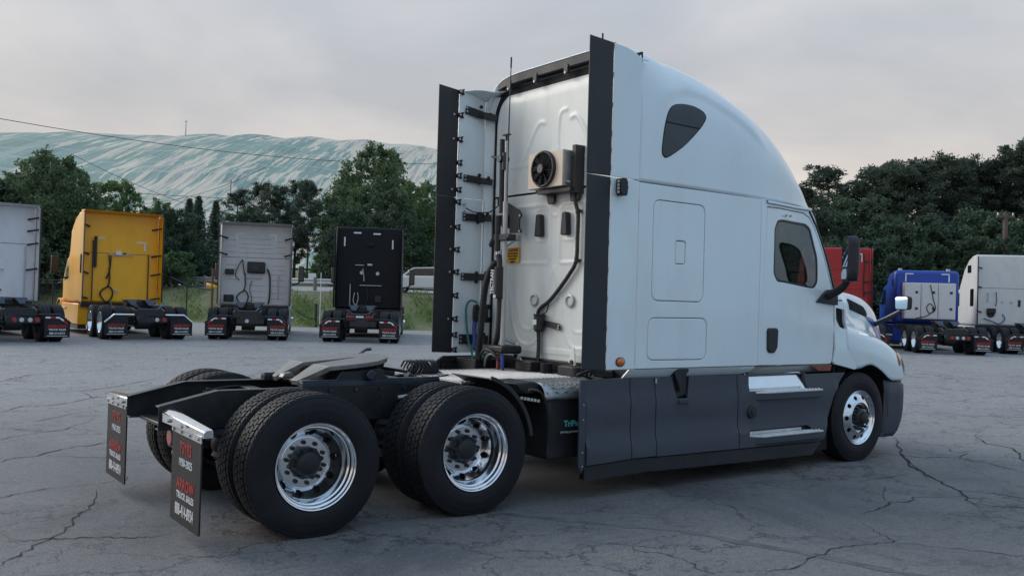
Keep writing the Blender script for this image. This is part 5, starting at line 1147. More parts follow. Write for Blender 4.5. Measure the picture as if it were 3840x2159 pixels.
# black stays from fairing to wall, both sides
for s in (1,-1):
    for z0,z1,hh in ((3.70,3.62,.085),(2.965,2.935,.075),(2.545,2.545,.080),(1.905,1.905,.080),(1.235,1.230,.105)):
        b = MB(); b.bar((2.705,1.188*s,z0),(2.90,1.155*s,(z0+z1)/2),.022,hh); b.bar((2.90,1.155*s,(z0+z1)/2),(3.01,1.03*s if z0 > 3.5 else 1.085*s,z1),.022,hh*.9)
        b.cyl((2.88,1.16*s,z0+hh*.55),(2.88,1.14*s,z0+hh*.55),.02,n=10); b.cyl((2.96,1.10*s,z1+hh*.6),(2.96,1.08*s,z1+hh*.6),.018,n=10); b.cyl((2.87,1.15*s,z0-hh*.6),(2.87,1.13*s,z0-hh*.6),.022,n=10)
        st = b.build('fairing_stay', M['blackp'], T, .004)
        b = MB(); b.cyl((2.715,1.176*s,z0+.02),(2.715,1.168*s,z0+.02),.011,n=8); b.cyl((2.715,1.176*s,z0-.02),(2.715,1.168*s,z0-.02),.011,n=8); b.build('bolt', M['galv'], st)
    b = MB(); b.box(2.86,2.93,1.10*s,1.155*s,2.495,2.595); b.build('junction_box', M['blackp'], T, .006)
    for z in (3.88,3.63,3.37,3.12,2.98,2.83,2.70,2.43,2.19,1.95,1.70,1.45,1.28,1.12):
        b = MB(); b.box(2.618,2.668,1.175*s,1.205*s,z-.022,z+.022); b.box(2.655,2.672,1.165*s,1.2*s,z-.032,z-.018); b.box(2.655,2.672,1.165*s,1.2*s,z+.018,z+.032); cl = b.build('strip_clip', M['blackp'], T, .003)
        b = MB(); b.cyl((2.63,1.176*s,z),(2.63,1.168*s,z),.012,n=8)
        if int(z*100) % 2: b.cyl((2.56,1.195*s,z),(2.56,1.187*s,z),.012,n=8)
        b.build('screw', M['galv'], cl)
b = MB(); b.tube(spline([Vector(p) for p in ((2.735,1.17,2.64),(2.80,1.12,2.60),(2.88,1.09,2.60),(2.96,1.04,2.61),(2.90,.80,2.66),(2.75,.56,2.69))],6),.007,6); b.build('cable', M['blackp'], T)
b = MB()
for z in (2.68,2.60): b.cyl((2.72,1.20,z),(2.72,1.17,z),.014,n=8)
b.build('bolt', M['galv'], T)
# cab lifting eyes and underside
for y in (.455,-.43):
    b = MB(); b.prism(rounded([(y-.035,1.06),(y+.055,1.075),(y+.03,1.22),(y+.012,1.24),(y-.012,1.235)],.02,3),'yz',2.93,2.945); b.prism(rounded([(y+.05,1.06),(y+.10,1.10),(y+.045,1.20)],.012,2),'yz',2.95,2.96); br = b.build('cab_bracket', M['wall'], T, .004)
    MB().cyl((2.93,y+.01,1.095),(2.915,y+.01,1.095),.022,n=14).build('bush', M['blackp'], br)
b = MB(); b.box(2.98,3.10,-1.12,1.12,.965,1.092); b.box(2.85,3.0,-.95,-.30,.964,1.06); b.box(2.80,2.99,.05,.30,.964,1.07); b.box(2.62,2.98,.75,1.10,.90,1.05); b.build('cab_crossbeam', M['frame'], T, .01)
for x_,y_,r_ in ((2.85,-.62,.07),(2.88,-.10,.06)): MB().cyl((x_,y_,.965),(x_,y_,1.065),r_,n=18).build('cab_air_spring', M['rubber'], T, .008)
b = MB(); b.tube(spline([Vector(p) for p in ((2.86,.30,1.09),(2.84,.25,1.06),(2.86,.20,1.0),(2.85,.13,.98))],5),.012,6); b.cyl((2.83,.17,.985),(2.85,.12,.975),.022,n=10); b.build('fitting', M['galv'], T)
b = MB(); b.prism([(2.40,.86),(2.40,1.0),(2.50,1.06),(2.95,1.06),(2.95,.86)],'xz',1.16,1.20); b.box(2.42,2.95,.60,1.16,.87,.93); b.build('battery_box', M['blackp'], T, .01)
for o in T.children:
    if o.name.startswith('body_shell'): pass
# ================================================================== parked trucks in the row behind
TYRE_LO = tyre_mesh(fine=False, blocks=False)
b = MB(); b.lathe([(.0,.300),(-.004,.292),(.03,.275),(.12,.250),(.16,.235),(.19,.175),(.17,.165),(.17,.11),(.08,.10),(.08,.001)], 24); RIM_LO = b.mesh('rim', M['chrome'], 40)
b = MB(); b.lathe([(-.11,.29),(.11,.29)], 20); RIM_IN = b.mesh('rim', M['blackp'])
b = MB(); b.lathe([(.0,.300),(.02,.275),(-.01,.17),(-.02,.10),(-.08,.09),(-.09,.001)], 24); RIM_ST = b.mesh('rim', M['chrome'], 40)
flap_text = {}
def bg_truck(label, pos, head, col, o_):
    g = o_.get; x0, y0 = pos; T2 = empty('semi_truck', (x0, y0, lot_z(x0,y0)), head); tag(T2, label, 'truck', 'parked semi trucks around the edge of the lot')
    body = mat('paint_'+g('key'), col, .55 if g('key') == 'blk' else .36, var=.05, vscale=1.0, coat=0 if g('key') == 'blk' else .15, spec=.22 if g('key') == 'blk' else .45, dirt=tuple(c*.55+.012 for c in col), dirt_amt=.5, dscale=2.0, stretch=(1,1,.5))
    def P(mb, name, m, parent=T2, bevel=0): return mb.build(name, m if not isinstance(m,str) else M[m], parent, bevel)
    # wheels
    for ax in (0,1.32):
        for s in (1,-1):
            wv = put('wheel', RIM_LO, T2, loc=(ax,-1.2*s,.488)); t = put('tyre', TYRE_LO, wv, loc=(0,.137,0)); wv.scale = (1,s,1)
            wv = put('wheel', RIM_IN, T2, loc=(ax,-.73*s,.488)); put('tyre', TYRE_LO, wv)
    sx = 3.0+g('sleeper',2.4)+1.55
    for s in (1,-1):
        wv = put('wheel', RIM_ST, T2, loc=(sx,-1.18*s,.488)); put('tyre', TYRE_LO, wv, loc=(0,.137,0)); wv.scale = (1,s,1)
    # frame
    for s in (1,-1): P(MB().prism([(-.80,.70),(-.80,.86),(-.4,.94),(sx,.94),(sx,.70)],'xz',s*.43,s*.36),'frame_rail','frame',bevel=.004)
    P(MB().box(-.82,-.74,-.36,.36,.70,.90),'crossmember','frame',bevel=.006)
    if g('tail_arch',True):
        arc = [Vector((-.70,y,z)) for y,z in ((-.42,.98),(-.34,.97),(-.26,.90),(0,.885),(.26,.90),(.34,.97),(.42,.98))]; P(MB().tube(spline(arc,4),.035,8),'tail_crossbar','steel')
    P(MB().cyl((0,-.98,.488),(0,.98,.488),.07,n=12).cyl((0,-.2,.488),(0,.2,.488),.2,.2,n=16),'axle','frame'); P(MB().cyl((1.32,-.98,.488),(1.32,.98,.488),.07,n=12),'axle','frame')
    for ax in (-.34,.98):
        for s in (1,-1): P(MB().cyl((ax,s*.45,.45),(ax,s*.45,.68),.12,n=16),'air_spring','rubber',bevel=.03)
    # fifth wheel
    f5 = P(MB().prism([(.30,-.42),(.62,-.46),(.95,-.40),(1.15,-.2),(1.2,0),(1.15,.2),(.95,.40),(.62,.46),(.30,.42),(.34,.12),(.72,.03),(.72,-.03),(.34,-.12)],'xy',1.13,1.165),'fifth_wheel','steel',bevel=.006)
    for s in (1,-1): MB().add([(.30,s*.42,1.165),(.34,s*.12,1.165),(.02,s*.18,1.0),(.04,s*.30,1.0),(.30,s*.42,1.12),(.34,s*.12,1.12),(.04,s*.18,.97),(.06,s*.30,.97)],[(0,1,2,3),(4,7,6,5),(0,4,5,1),(1,5,6,2),(2,6,7,3),(3,7,4,0)]).build('ramp', M['steel'], f5)
    P(MB().box(.45,.95,-.36,.36,.94,1.125),'saddle','frame',bevel=.02)
    # flaps
    for s in (1,-1):
        P(MB().tube([(-.80,s*.44,.74),(-.80,s*.98,.74),(-.80,s*1.24,.52)],.026,8),'flap_hanger', 'chrome' if g('chrome_hanger') else 'blackp')
        pf = [(s*.60,.14),(s*1.23,.14),(s*1.23,.50),(s*.98,.715),(s*.60,.715)]
        fl = P(MB().prism(pf,'yz',-.805,-.795),'mud_flap','flap',bevel=.002)
        if g('chevron',True):
            for (a,c_,m_) in (((.62,.665),(.74,.665),'reflw'),((.745,.665),(.87,.665),'redprint'),((.875,.665),(.965,.665),'reflw'),((.975,.655),(1.06,.585),'reflw'),((1.065,.58),(1.15,.51),'redprint')):
                MB().bar((-.807,s*a[0],a[1]),(-.807,s*c_[0],c_[1]),.004,.045,(0,0,1)).build('reflective_strip', M[m_], fl)
        yc = s*.915
        text('lettering','ARROW',M['redprint'],fl,.115,(-.8065,yc,.395),(0,-1,0),(0,0,1),xs=1.1,bold=.005)
        text('lettering','TRUCK SALES',M['white'],fl,.066,(-.8065,yc,.325),(0,-1,0),(0,0,1),xs=1.05,bold=.002)
        text('lettering','888-414-8934',M['white'],fl,.078,(-.8065,yc,.225),(0,-1,0),(0,0,1),xs=.80,bold=.0015,spacing=1.1)
        MB().box(-.808,-.8055,yc-.25,yc+.25,.175,.188).build('underline', M['white'], fl)
    for y,m_ in g('lights',((-.42,'red'),(-.25,'lamp'),(-.05,'lamp'),(.12,'red'))):
        lt = MB(); lt.cyl((-.825,y,.60),(-.842,y,.60),.058,n=18); P(lt,'tail_light',m_,bevel=.006)
    if g('bar_lights'):
        for y,m_ in ((-.3,'red'),(0,'reflw'),(.3,'red')): P(MB().box(-.842,-.825,y-.12,y+.12,.79,.845),'tail_light',m_,bevel=.004)
    P(MB().box(-.822,-.80,-.5,.3,.52,.68),'light_panel','frame')
    # sleeper box
    Wd = g('half',1.20); H = g('height',3.92); xb = 3.0; xf = xb+g('sleeper',2.4); z0 = 1.02
    prof = [(xb,z0),(xf,z0),(xf,2.55),(xf-.15,2.75),(xb+1.6,H-.55),(xb+1.0,H-.18),(xb+.45,H-.03),(xb,H)] if H > 3.4 else [(xb,z0),(xf,z0),(xf,2.35),(xf-.15,2.55),(xb+1.2,H-.12),(xb+.3,H),(xb,H)]
    bx_ = MB().prism(prof,'xz',-Wd,Wd); P(bx_,'sleeper_body',body,bevel=g('round',.07))
    # side extenders and roof lip
    er = g('ext',.42)
    for s in (1,-1):
        if g('ext_on',True):
            P(MB().prism([(xb-er,z0+.03),(xb-.01,z0+.03),(xb-.01,H-.02),(xb-er*.35,H-.02),(xb-er,H-.12)],'xz',s*Wd,s*(Wd+.018)),'side_extender',body,bevel=.006)
            P(MB().prism([(xb-er-.10,z0+.05),(xb-er-.002,z0+.05),(xb-er-.002,H-.08),(xb-er-.10,H-.14)],'xz',s*(Wd-.004),s*(Wd+.022)),'extender_strip','trim',bevel=.004)
            for z in g('stays',(H-.45,2.75,2.1,1.35)): P(MB().bar((xb-er*.7,s*(Wd-.01),z+.05),(xb-.01,s*(Wd-.24),z),.03,.05),'stay','blackp')
    if g('lip'): P(MB().prism([(xb-er-.05,H+.0),(xb+.1,H+.03),(xb+.1,H-.04),(xb-er*.4,H-.06)],'xz',-Wd,Wd),'roof_lip',body if g('lip') == 1 else M['white'],bevel=.015)
    P(MB().box(xb-.04,xb+.12,-Wd+.05,Wd-.05,.88,z0),'cab_crossbeam','frame',bevel=.01)
    # seam, ribs
    w0 = xb-.004
    if g('seam'): P(MB().box(w0-.002,w0+.002,-Wd+.08,Wd-.08,g('seam')-.006,g('seam')+.006),'seam','trim')
    for (ya,yb,z) in g('ribs',()): P(MB().box(w0-.014,w0+.002,ya,yb,z-.012,z+.012),'rib',body,bevel=.006)
    for (y,z,hw,hh) in g('marks',()): P(MB().box(w0-.004,w0-.0005,y-hw,y+hw,z-hh,z+hh),'reflective_strip','reflw')
    for (ya,yb,z) in g('rails',()):
        P(MB().tube([(w0,ya,z),(w0-.06,ya+.02*(1 if yb > ya else -1),z),(w0-.06,yb-.02*(1 if yb > ya else -1),z),(w0,yb,z)],.016,8),'grab_rail','galv')
    for (y,za,zb) in g('vrails',()): P(MB().tube([(w0,y,za),(w0-.06,y,za),(w0-.06,y,zb),(w0,y,zb)],.018,8),'grab_rail',g('vrail_m','galv'))
    for (y,z,r,m_) in g('discs',()): P(MB().cyl((w0,y,z),(w0-.02,y,z),r,n=18),'wall_fitting',m_,bevel=.004)
    for (y,z,hw,hh,dp,m_) in g('boxes',()): P(MB().box(w0-dp,w0,y-hw,y+hw,z-hh,z+hh),'wall_box',m_,bevel=.02)
    for (pts,r,m_) in g('hoses',()): P(MB().tube(spline([Vector((w0-.06-p[2] if len(p) > 2 else w0-.06,p[0],p[1])) for p in pts],6),r,6),'hose',m_)
    # cab: doors, hood, bumper
    xc = xf+.9
    cb = P(MB().prism([(xf-.2,z0+.02),(xc+.35,z0+.02),(xc+.35,1.80),(xf+.55,2.50),(xf-.2,2.62)],'xz',-Wd+.06,Wd-.06),'cab',body,bevel=.06)
    for s in (1,-1):
        dr_ = MB().prism([(xf+.0,1.12),(xc+.05,1.12),(xc+.15,1.75),(xf+.50,2.42),(xf,2.45)],'xz',s*(Wd-.058),s*(Wd-.045)).build('cab_door', body, T2)
        MB().prism([(xf+.08,1.80),(xc+.0,1.72),(xf+.45,2.34),(xf+.08,2.38)],'xz',s*(Wd-.044),s*(Wd-.04)).build('window_pane', M['glassdark'], dr_)
        sw_ = g('side_windows',((xb+.55,2.2,.22,.26),))
        for (x,z,hw,hh) in sw_: P(MB().prism([(p.x,p.y) for p in rect(x-hw,x+hw,z-hh,z+hh,.05,3)],'xz',s*(Wd+.001),s*(Wd+.006)),'sleeper_window','glassdark')
        P(MB().prism([(xb+.1,.30),(sx-.62,.30),(sx-.62,.98),(xb+.1,.98)],'xz',s*(Wd-.30),s*(Wd+.005)),'side_fairing',g('fairing') or body,bevel=.03)
        P(MB().box(xb+.1,sx-.62,s*(Wd-.25),s*Wd,.17,.295),'valance','blackp')
        for z in (.45,.80): P(MB().box(xf+.15,xc+.2,s*(Wd+.0),s*(Wd+.05),z-.02,z+.02),'step_tread','alu',bevel=.004)
        mi = P(MB().box(xf+.55,xf+.68,s*(Wd+.22),s*(Wd+.44),1.95,2.55),'door_mirror',g('mirror_m','blackp'),bevel=.04)
        MB().box(xf+.545,xf+.549,s*(Wd+.245),s*(Wd+.415),2.0,2.50).build('mirror_glass', M['glassdark'], mi)
        P(MB().tube([(xf+.7,s*(Wd-.06),1.80),(xf+.65,s*(Wd+.2),1.88),(xf+.62,s*(Wd+.30),2.0)],.03,8),'mirror_arm','blackp')
    hp = MB(); hw = ((xc+.25,1.86,.95),(xc+.6,1.80,.92),(xc+1.1,1.70,.86),(sx+.55,1.55,.78),(sx+.95,1.25,.7),(sx+1.05,.85,.68))
    hp.grid([[(x,-w_*cos(t),.85+(z-.85)*max(0,sin(t))**.45) for t in [pi*k/16 for k in range(17)]] for x,z,w_ in hw]); P(hp,'bonnet',body)
    for s in (1,-1):
        ar = [(sx+.62*cos(t),.50+.62*sin(t)) for t in [radians(-5+190*k/14) for k in range(15)]]
        P(MB().prism(ar+[(sx-.55,.50),(sx-.62,1.30),(sx+.2,1.32),(sx+.75,1.15),(sx+.95,.8),(sx+.95,.42)][::1],'xz',s*.80,s*1.20) if False else MB().grid([[(x,y,z) for x,z in ar] for y in (s*.75,s*1.1,s*1.19)]+[[(sx+(x-sx)*.93,s*1.195,.50+(z-.5)*.93) for x,z in ar]]),'wing',body)
    P(MB().box(sx+.75,sx+1.15,-1.18,1.18,.30,.80),'front_bumper',g('bumper_m','white'),bevel=.06)
    for f_ in g('extra',()): f_(T2,w0,Wd,H,body,P)
    return T2
def Ls(y, z, a=.22): return [(s*(y-a/2+.02),z,a/2,.022) for s in (1,-1)]+[(s*y,z-a/2-.005,.022,a/2) for s in (1,-1)]
loop = [(.35,2.15),(.33,1.75),(.38,1.55),(.52,1.45),(.60,1.30),(.50,1.12),(.40,1.05),(.27,1.15),(.22,1.35),(.28,1.50),(.36,1.56)]
def wn(px, D): return site((px-1920)/3428.*D, D)
# white truck cut by the left edge of the picture
bg_truck('white sleeper truck cut off by the left edge, one mud flap showing', (1.107,20.28), radians(94), (.74,.75,.79), dict(key='w1', lip=2, seam=2.72, discs=((-.05,2.45,.05,'galv'),(-.30,1.35,.03,'hose_red')), rails=((.1,-.35,1.95),), vrails=((-.92,1.15,2.65),), vrail_m='galv', boxes=((.05,1.35,.10,.14,.08,'blackp'),), stays=(3.45,3.1,2.70,1.95), hoses=(([(-.05,3.80),(-.08,3.70),(-.02,3.62)],.012,'blackp'),), height=3.86, tail_arch=False))
def yel(T2,w0,Wd,H,body,P):
    P(MB().box(1.6,2.7,-1.12,-.2,.98,1.0),'deck_plate','alu')
    for (a,c_) in (((.78,3.15),(.78,2.15)),): P(MB().cyl((w0-.08,a[0],a[1]),(w0-.08,c_[0],c_[1]),.045,n=10),'hose_tower','trim')
    P(MB().box(w0-.05,w0,-.02,.16,2.55,2.70),'license_frame','white',bevel=.01)
    for z in (2.35,): P(MB().box(w0-.25,w0-.15,Wd+.005,Wd+.05,1.95,2.55),'vent_panel','trim',bevel=.01)
bg_truck('yellow sleeper truck showing its left side and a coiled air hose', (4.75,21.55), radians(89.5), (.95,.45,.008), dict(key='yel', lip=1, seam=2.62, chrome_hanger=True, chevron=False, marks=[(-.62,3.02,.14,.022),(-.745,2.88,.022,.13),(.60,3.10,.10,.018)], rails=((.40,-.38,2.58),), vrails=((.85,1.1,3.0),(-.86,1.1,2.62)), vrail_m='steel', hoses=((loop,.026,'blackp'),([(.36,2.55),(.34,2.10),(.44,1.80)],.018,'blackp'),([(.30,2.55),(.33,2.10),(.42,1.80)],.018,'blackp'),([(.30,1.15),(.26,1.0),(.24,.9)],.012,'galv')), discs=((.10,1.42,.055,'galv'),(-.12,2.62,.045,'trim')), stays=(3.45,2.56,1.95,1.15), extra=(yel,), bumper_m='white', height=3.95, sleeper=1.9, side_windows=(), tail_arch=True, lights=((-.40,'red'),(-.2,'lamp'))))
def gry(T2,w0,Wd,H,body,P):
    P(MB().box(w0-.14,w0,-.32,.28,2.16,2.56),'condenser','blackp',bevel=.04)
    P(MB().cyl((w0-.141,.0,2.36),(w0-.17,.0,2.36),.15,n=24),'fan_shroud','trim',bevel=.01); P(MB().cyl((w0-.171,.0,2.36),(w0-.18,.0,2.36),.04,n=12),'fan_hub','steel')
    P(MB().box(w0-.12,w0,.72,1.02,2.10,2.28),'junction_box','blackp',bevel=.03); P(MB().cyl((w0-.3,.85,1.15),(w0-.3,.85,1.4),.17,n=16),'air_cleaner','blackp',bevel=.03)
rb = [(-.55,.55,3.18),(-.55,.55,3.04),(-.55,.55,2.88),(-.5,0,3.36),(.05,.5,3.36),(-.98,-.65,3.30),(-.98,-.65,3.10),(-.98,-.65,2.9),(.65,.98,3.30),(.65,.98,3.10),(.65,.98,2.9)]+[(-1.0,-.55,z) for z in (2.45,2.3,2.15,1.95,1.75,1.5,1.3)]+[(.62,1.0,z) for z in (2.45,2.3,1.95)]+[(-.35,.2,z) for z in (1.75,1.55,1.35,1.2)]
bg_truck('taupe grey sleeper truck with black condenser and hose loop on its back wall', (7.87,21.19), radians(66), (.56,.55,.55), dict(key='gry', lip=1, seam=2.70, ribs=rb, marks=Ls(.66,3.52,.26), rails=((.35,-.22,2.0),), vrails=((-.78,1.3,2.1),), hoses=((loop,.022,'blackp'),([(.46,2.62),(.62,2.30),(.66,2.05),(.52,1.90)],.016,'blackp'),([(.44,2.62),(.40,2.30),(.36,2.10)],.018,'blackp'),([(-.40,2.32),(-.48,2.10),(-.50,1.80),(-.50,1.4),(-.46,1.1)],.028,'blackp'),([(.10,1.9),(.18,1.6),(.10,1.3),(.14,1.05)],.012,'blackp')), discs=((.22,1.85,.055,'galv'),), stays=(3.35,2.78), extra=(gry,), height=3.88, bar_lights=False, lights=((0,'lamp'),)))
bg_truck('black sleeper truck with white reflective bars high on its back wall', (10.90,19.38), radians(59), (.0075,.0085,.013), dict(key='blk', half=1.16, marks=[(.42,3.70,.13,.026),(-.26,3.68,.13,.026),(.86,3.38,.026,.16),(-.82,3.32,.026,.16)], rails=((.48,.16,2.56),(.30,-.48,1.85)), vrails=((.62,1.1,1.88),), discs=((.24,2.30,.065,'galv'),(-.32,2.28,.065,'galv'),(-.42,1.38,.045,'lamp')), boxes=((-.02,3.30,.14,.07,.05,'dark'),(-.36,1.38,.12,.12,.06,'frame'),(-.04,2.58,.09,.04,.05,'galv')), hoses=(([(.20,2.45),(.16,2.2),(.14,2.0)],.018,'galv'),([(.46,1.6),(.50,1.3),(.40,1.15),(.33,1.4),(.36,1.6)],.018,'galv'),([(.08,1.85),(.0,1.5),(.05,1.2)],.02,'blackp')), ext=.30, stays=(), height=3.90, bar_lights=True, lights=(), bumper_m='blackp', mirror_m='blackp'))
bg_truck('red sleeper truck partly hidden behind the white bonnet', wn(3185,32.6), radians(42), (.42,.012,.018), dict(key='red', half=1.24, seam=2.62, marks=Ls(.90,3.66,.30), ribs=[(-.9,.9,3.05),(-.9,.9,2.3),(-.4,.9,1.9),(-.9,.9,1.5)], stays=(3.35,2.55,2.15,1.4), ext=.25, height=3.90, hoses=(([(-.95,3.7),(-1.0,3.2),(-.97,2.6),(-1.0,2.0)],.02,'trim'),)))
def blu_(T2,w0,Wd,H,body,P):
    for k,(ya,yb) in enumerate(((.93,.33),(.32,-.30),(-.31,-.95))):
        c_ = P(MB().box(w0-.42,w0-.002,ya-.005,yb+.005,1.22,2.62),'cabinet','white',bevel=.012)
        MB().box(w0-.432,w0-.421,ya-.05,yb+.05,1.27,2.57).build('cabinet_door', M['white'], c_)
        for z in (1.62,2.25): MB().box(w0-.442,w0-.433,(ya+yb)/2-.19,(ya+yb)/2-.09,z-.05,z+.05).build('latch', M['steel'], c_)
    for y in (.9,-.9): P(MB().cyl((3.5,y,H),(3.5,y,H+.09),.08,n=12),'roof_lamp','lamp')
    P(MB().tube(spline([Vector((w0-.45,p[0],p[1])) for p in ((.0,2.55),(-.12,2.0),(-.2,1.6),(.0,1.45),(.12,1.65),(.0,1.82),(-.15,1.6),(.1,1.35),(.5,1.25))],6),.016,6),'hose','blackp')
    for s in (1,-1): P(MB().cyl((3.2,s*.9,.62),(4.3,s*.9,.62),.32,n=24),'fuel_tank','chrome',bevel=.02)
bg_truck('blue sleeper truck with three white cabinets on its back wall', wn(3562,33.0), radians(43.5), (.010,.055,.36), dict(key='blu', height=3.12, marks=Ls(.80,2.98,.30), extra=(blu_,), ext_on=False, sleeper=1.7, side_windows=((3.35,2.62,.10,.16),), bumper_m='chrome', round=.14))
bg_truck('silver white sleeper truck at the right edge with a dark side window', wn(3880,34.5), radians(42.5), (.72,.73,.73), dict(key='slv', seam=2.55, half=1.22, discs=((.20,1.98,.05,'galv'),(-.15,1.98,.05,'galv'),(.62,1.50,.16,'trim')), boxes=((.62,1.62,.16,.10,.15,'trim'),(-.45,1.95,.05,.14,.02,'trim')), vrails=((.75,2.0,2.35),), hoses=(([(.9,1.3),(.6,1.2),(.3,1.1),(.1,1.3),(.2,1.5)],.02,'hose_blue'),([(.45,2.4),(.42,2.1),(.46,1.8)],.016,'trim')), stays=(3.35,2.56,1.55), height=3.92, sleeper=2.3, side_windows=((3.45,2.15,.24,.36),(3.85,3.35,.26,.16)), ext=.3))
# ================================================================== vegetation
def leaf_mat(name, c1, c2, rough=.6):
    m = bpy.data.materials.new(name); m.use_nodes = True; t = m.node_tree; t.nodes.clear(); n = t.nodes.new; l = t.links.new
    o = n('ShaderNodeOutputMaterial'); d = n('ShaderNodeBsdfPrincipled'); tr = n('ShaderNodeBsdfTranslucent'); x = n('ShaderNodeMixShader'); x.inputs[0].default_value = .32
    d.inputs['Roughness'].default_value = rough; d.inputs['Specular IOR Level'].default_value = .25
    tc = n('ShaderNodeTexCoord'); n1 = n('ShaderNodeTexNoise'); n1.inputs['Scale'].default_value = .55; n1.inputs['Detail'].default_value = 3; l(tc.outputs['Object'], n1.inputs['Vector'])
    n2 = n('ShaderNodeTexNoise'); n2.inputs['Scale'].default_value = 4.; n2.inputs['Detail'].default_value = 2; l(tc.outputs['Object'], n2.inputs['Vector'])
    oi = n('ShaderNodeObjectInfo'); a = n('ShaderNodeMath'); a.operation = 'ADD'; l(n1.outputs['Fac'], a.inputs[0]); l(n2.outputs['Fac'], a.inputs[1])
    a2 = n('ShaderNodeMath'); a2.operation = 'MULTIPLY_ADD'; l(oi.outputs['Random'], a2.inputs[0]); a2.inputs[1].default_value = .35; l(a.outputs[0], a2.inputs[2])
    r = n('ShaderNodeMapRange'); l(a2.outputs[0], r.inputs[0]); r.inputs[1].default_value = .85; r.inputs[2].default_value = 1.5
    mi = n('ShaderNodeMix'); mi.data_type = 'RGBA'; l(r.outputs[0], mi.inputs[0]); mi.inputs[6].default_value = c1+(1,); mi.inputs[7].default_value = c2+(1,)
    l(mi.outputs[2], d.inputs['Base Color']); l(mi.outputs[2], tr.inputs[0]); l(d.outputs[0], x.inputs[1]); l(tr.outputs[0], x.inputs[2]); l(x.outputs[0], o.inputs[0])
    return m
M['leaf'] = leaf_mat('broad_leaf', (.105,.160,.084), (.185,.255,.125))
M['leaf2'] = leaf_mat('light_leaf', (.095,.155,.070), (.170,.255,.105))
M['needle'] = leaf_mat('pine_needle', (.064,.096,.072), (.118,.155,.112))
M['dleaf'] = leaf_mat('dark_leaf', (.050,.086,.060), (.095,.145,.085))
M['weed'] = leaf_mat('weed_leaf', (.11,.18,.05), (.22,.28,.10))
M['bark'] = mat('bark', (.075,.062,.052), .95, var=.3, vscale=5, bump=.5, bscale=14, stretch=(3,3,.6))
def leaves(name, C, size, m, rng_, aspect=.6, up=.0, dirs=None):
    n = len(C); a = rng_.normal(size=(n,3)); a[:,2] += up
    if dirs is not None: a = dirs+.35*a
    a /= np.linalg.norm(a,axis=1,keepdims=True); b_ = rng_.normal(size=(n,3)); b_ = np.cross(a,b_); b_ /= np.linalg.norm(b_,axis=1,keepdims=True)
    s = size*rng_.uniform(.6,1.4,(n,1)); A = a*s; B = b_*s*aspect
    V = np.empty((n,4,3)); V[:,0] = C-A; V[:,1] = C+B*.9+A*.1; V[:,2] = C+A; V[:,3] = C-B*.9+A*.1
    me = bpy.data.meshes.new(name); me.vertices.add(n*4); me.vertices.foreach_set('co', V.reshape(-1).astype(np.float32))
    me.loops.add(n*4); me.loops.foreach_set('vertex_index', np.arange(n*4,dtype=np.int32)); me.polygons.add(n); me.polygons.foreach_set('loop_start', np.arange(0,n*4,4,dtype=np.int32)); me.update(); me.validate()
    me.materials.append(m); return me
def trunk_mesh(h, r, seed, limbs=6, lean=.0, z0=.35, bare=False):
    rn = random.Random(seed); b = MB(); pts = [Vector((lean*h*(k/7)**2+rn.uniform(-.06,.06)*k*.4, rn.uniform(-.06,.06)*k*.4, h*k/7)) for k in range(8)]; pts[0] = Vector((0,0,-.5))
    b.tube(pts, r, 8, rad=[r*(1.25 if k == 0 else 1)*(1-.85*k/7) for k in range(8)])
    for i in range(limbs):
        f_ = z0+(.95-z0)*i/max(1,limbs-1); k = min(6,int(f_*7)); p = pts[k].lerp(pts[k+1], f_*7-k); a = rn.uniform(0,2*pi); ln = h*.28*(1.15-f_)
        q = p+Vector((cos(a)*ln, sin(a)*ln, ln*rn.uniform(.25,.8))); mid_ = p.lerp(q,.5)+Vector((0,0,-.06*ln)); b.tube([p,mid_,q], r*.3, 5, rad=[r*.38*(1-.5*f_),r*.22,r*.05])
    return b.mesh('trunk', M['bark'], 60)
def crown_broad(seed, h, rx, zlo, n=15000, size=.20, lobes=26, m='leaf', fill_=.5):
    g = np.random.default_rng(seed); C = []
    L_ = []
    for i in range(lobes):
        t = (i+.5)/lobes; z = zlo+(h-zlo)*(t**.85); rr = rx*math.sqrt(max(.04,1-((t-.36)/.70)**2))*g.uniform(.45,.95); a = i*2.4+g.uniform(-.5,.5); rad = rx*g.uniform(.20,.40)*(1-.35*t)
        L_.append((rr*cos(a)*(1-.25*t), rr*sin(a)*(1-.25*t), min(z,h-rad*.75), rad))
    L_.append((0,0,zlo+(h-zlo)*.5,rx*.55))
    W_ = np.array([q[3]**2 for q in L_]); W_ /= W_.sum()
    for (x,y,z,r),k in zip(L_, (W_*n).astype(int)):
        nt_ = max(8,k//45); d = g.normal(size=(nt_,3)); d /= np.linalg.norm(d,axis=1,keepdims=True); d[:,2] = np.abs(d[:,2])*np.where(g.random(nt_) < .72,1,-1)
        cc = np.array((x,y,z))+d*(r*g.uniform(.5,1.25,(nt_,1)))*np.array((1,1,.82))
        pk = max(1,k//nt_); tw = np.repeat(cc,pk,axis=0)+g.normal(size=(nt_*pk,3))*r*.17
        C.append(tw)
    return leaves('crown', np.concatenate(C), size, M[m], g, .55, .4)
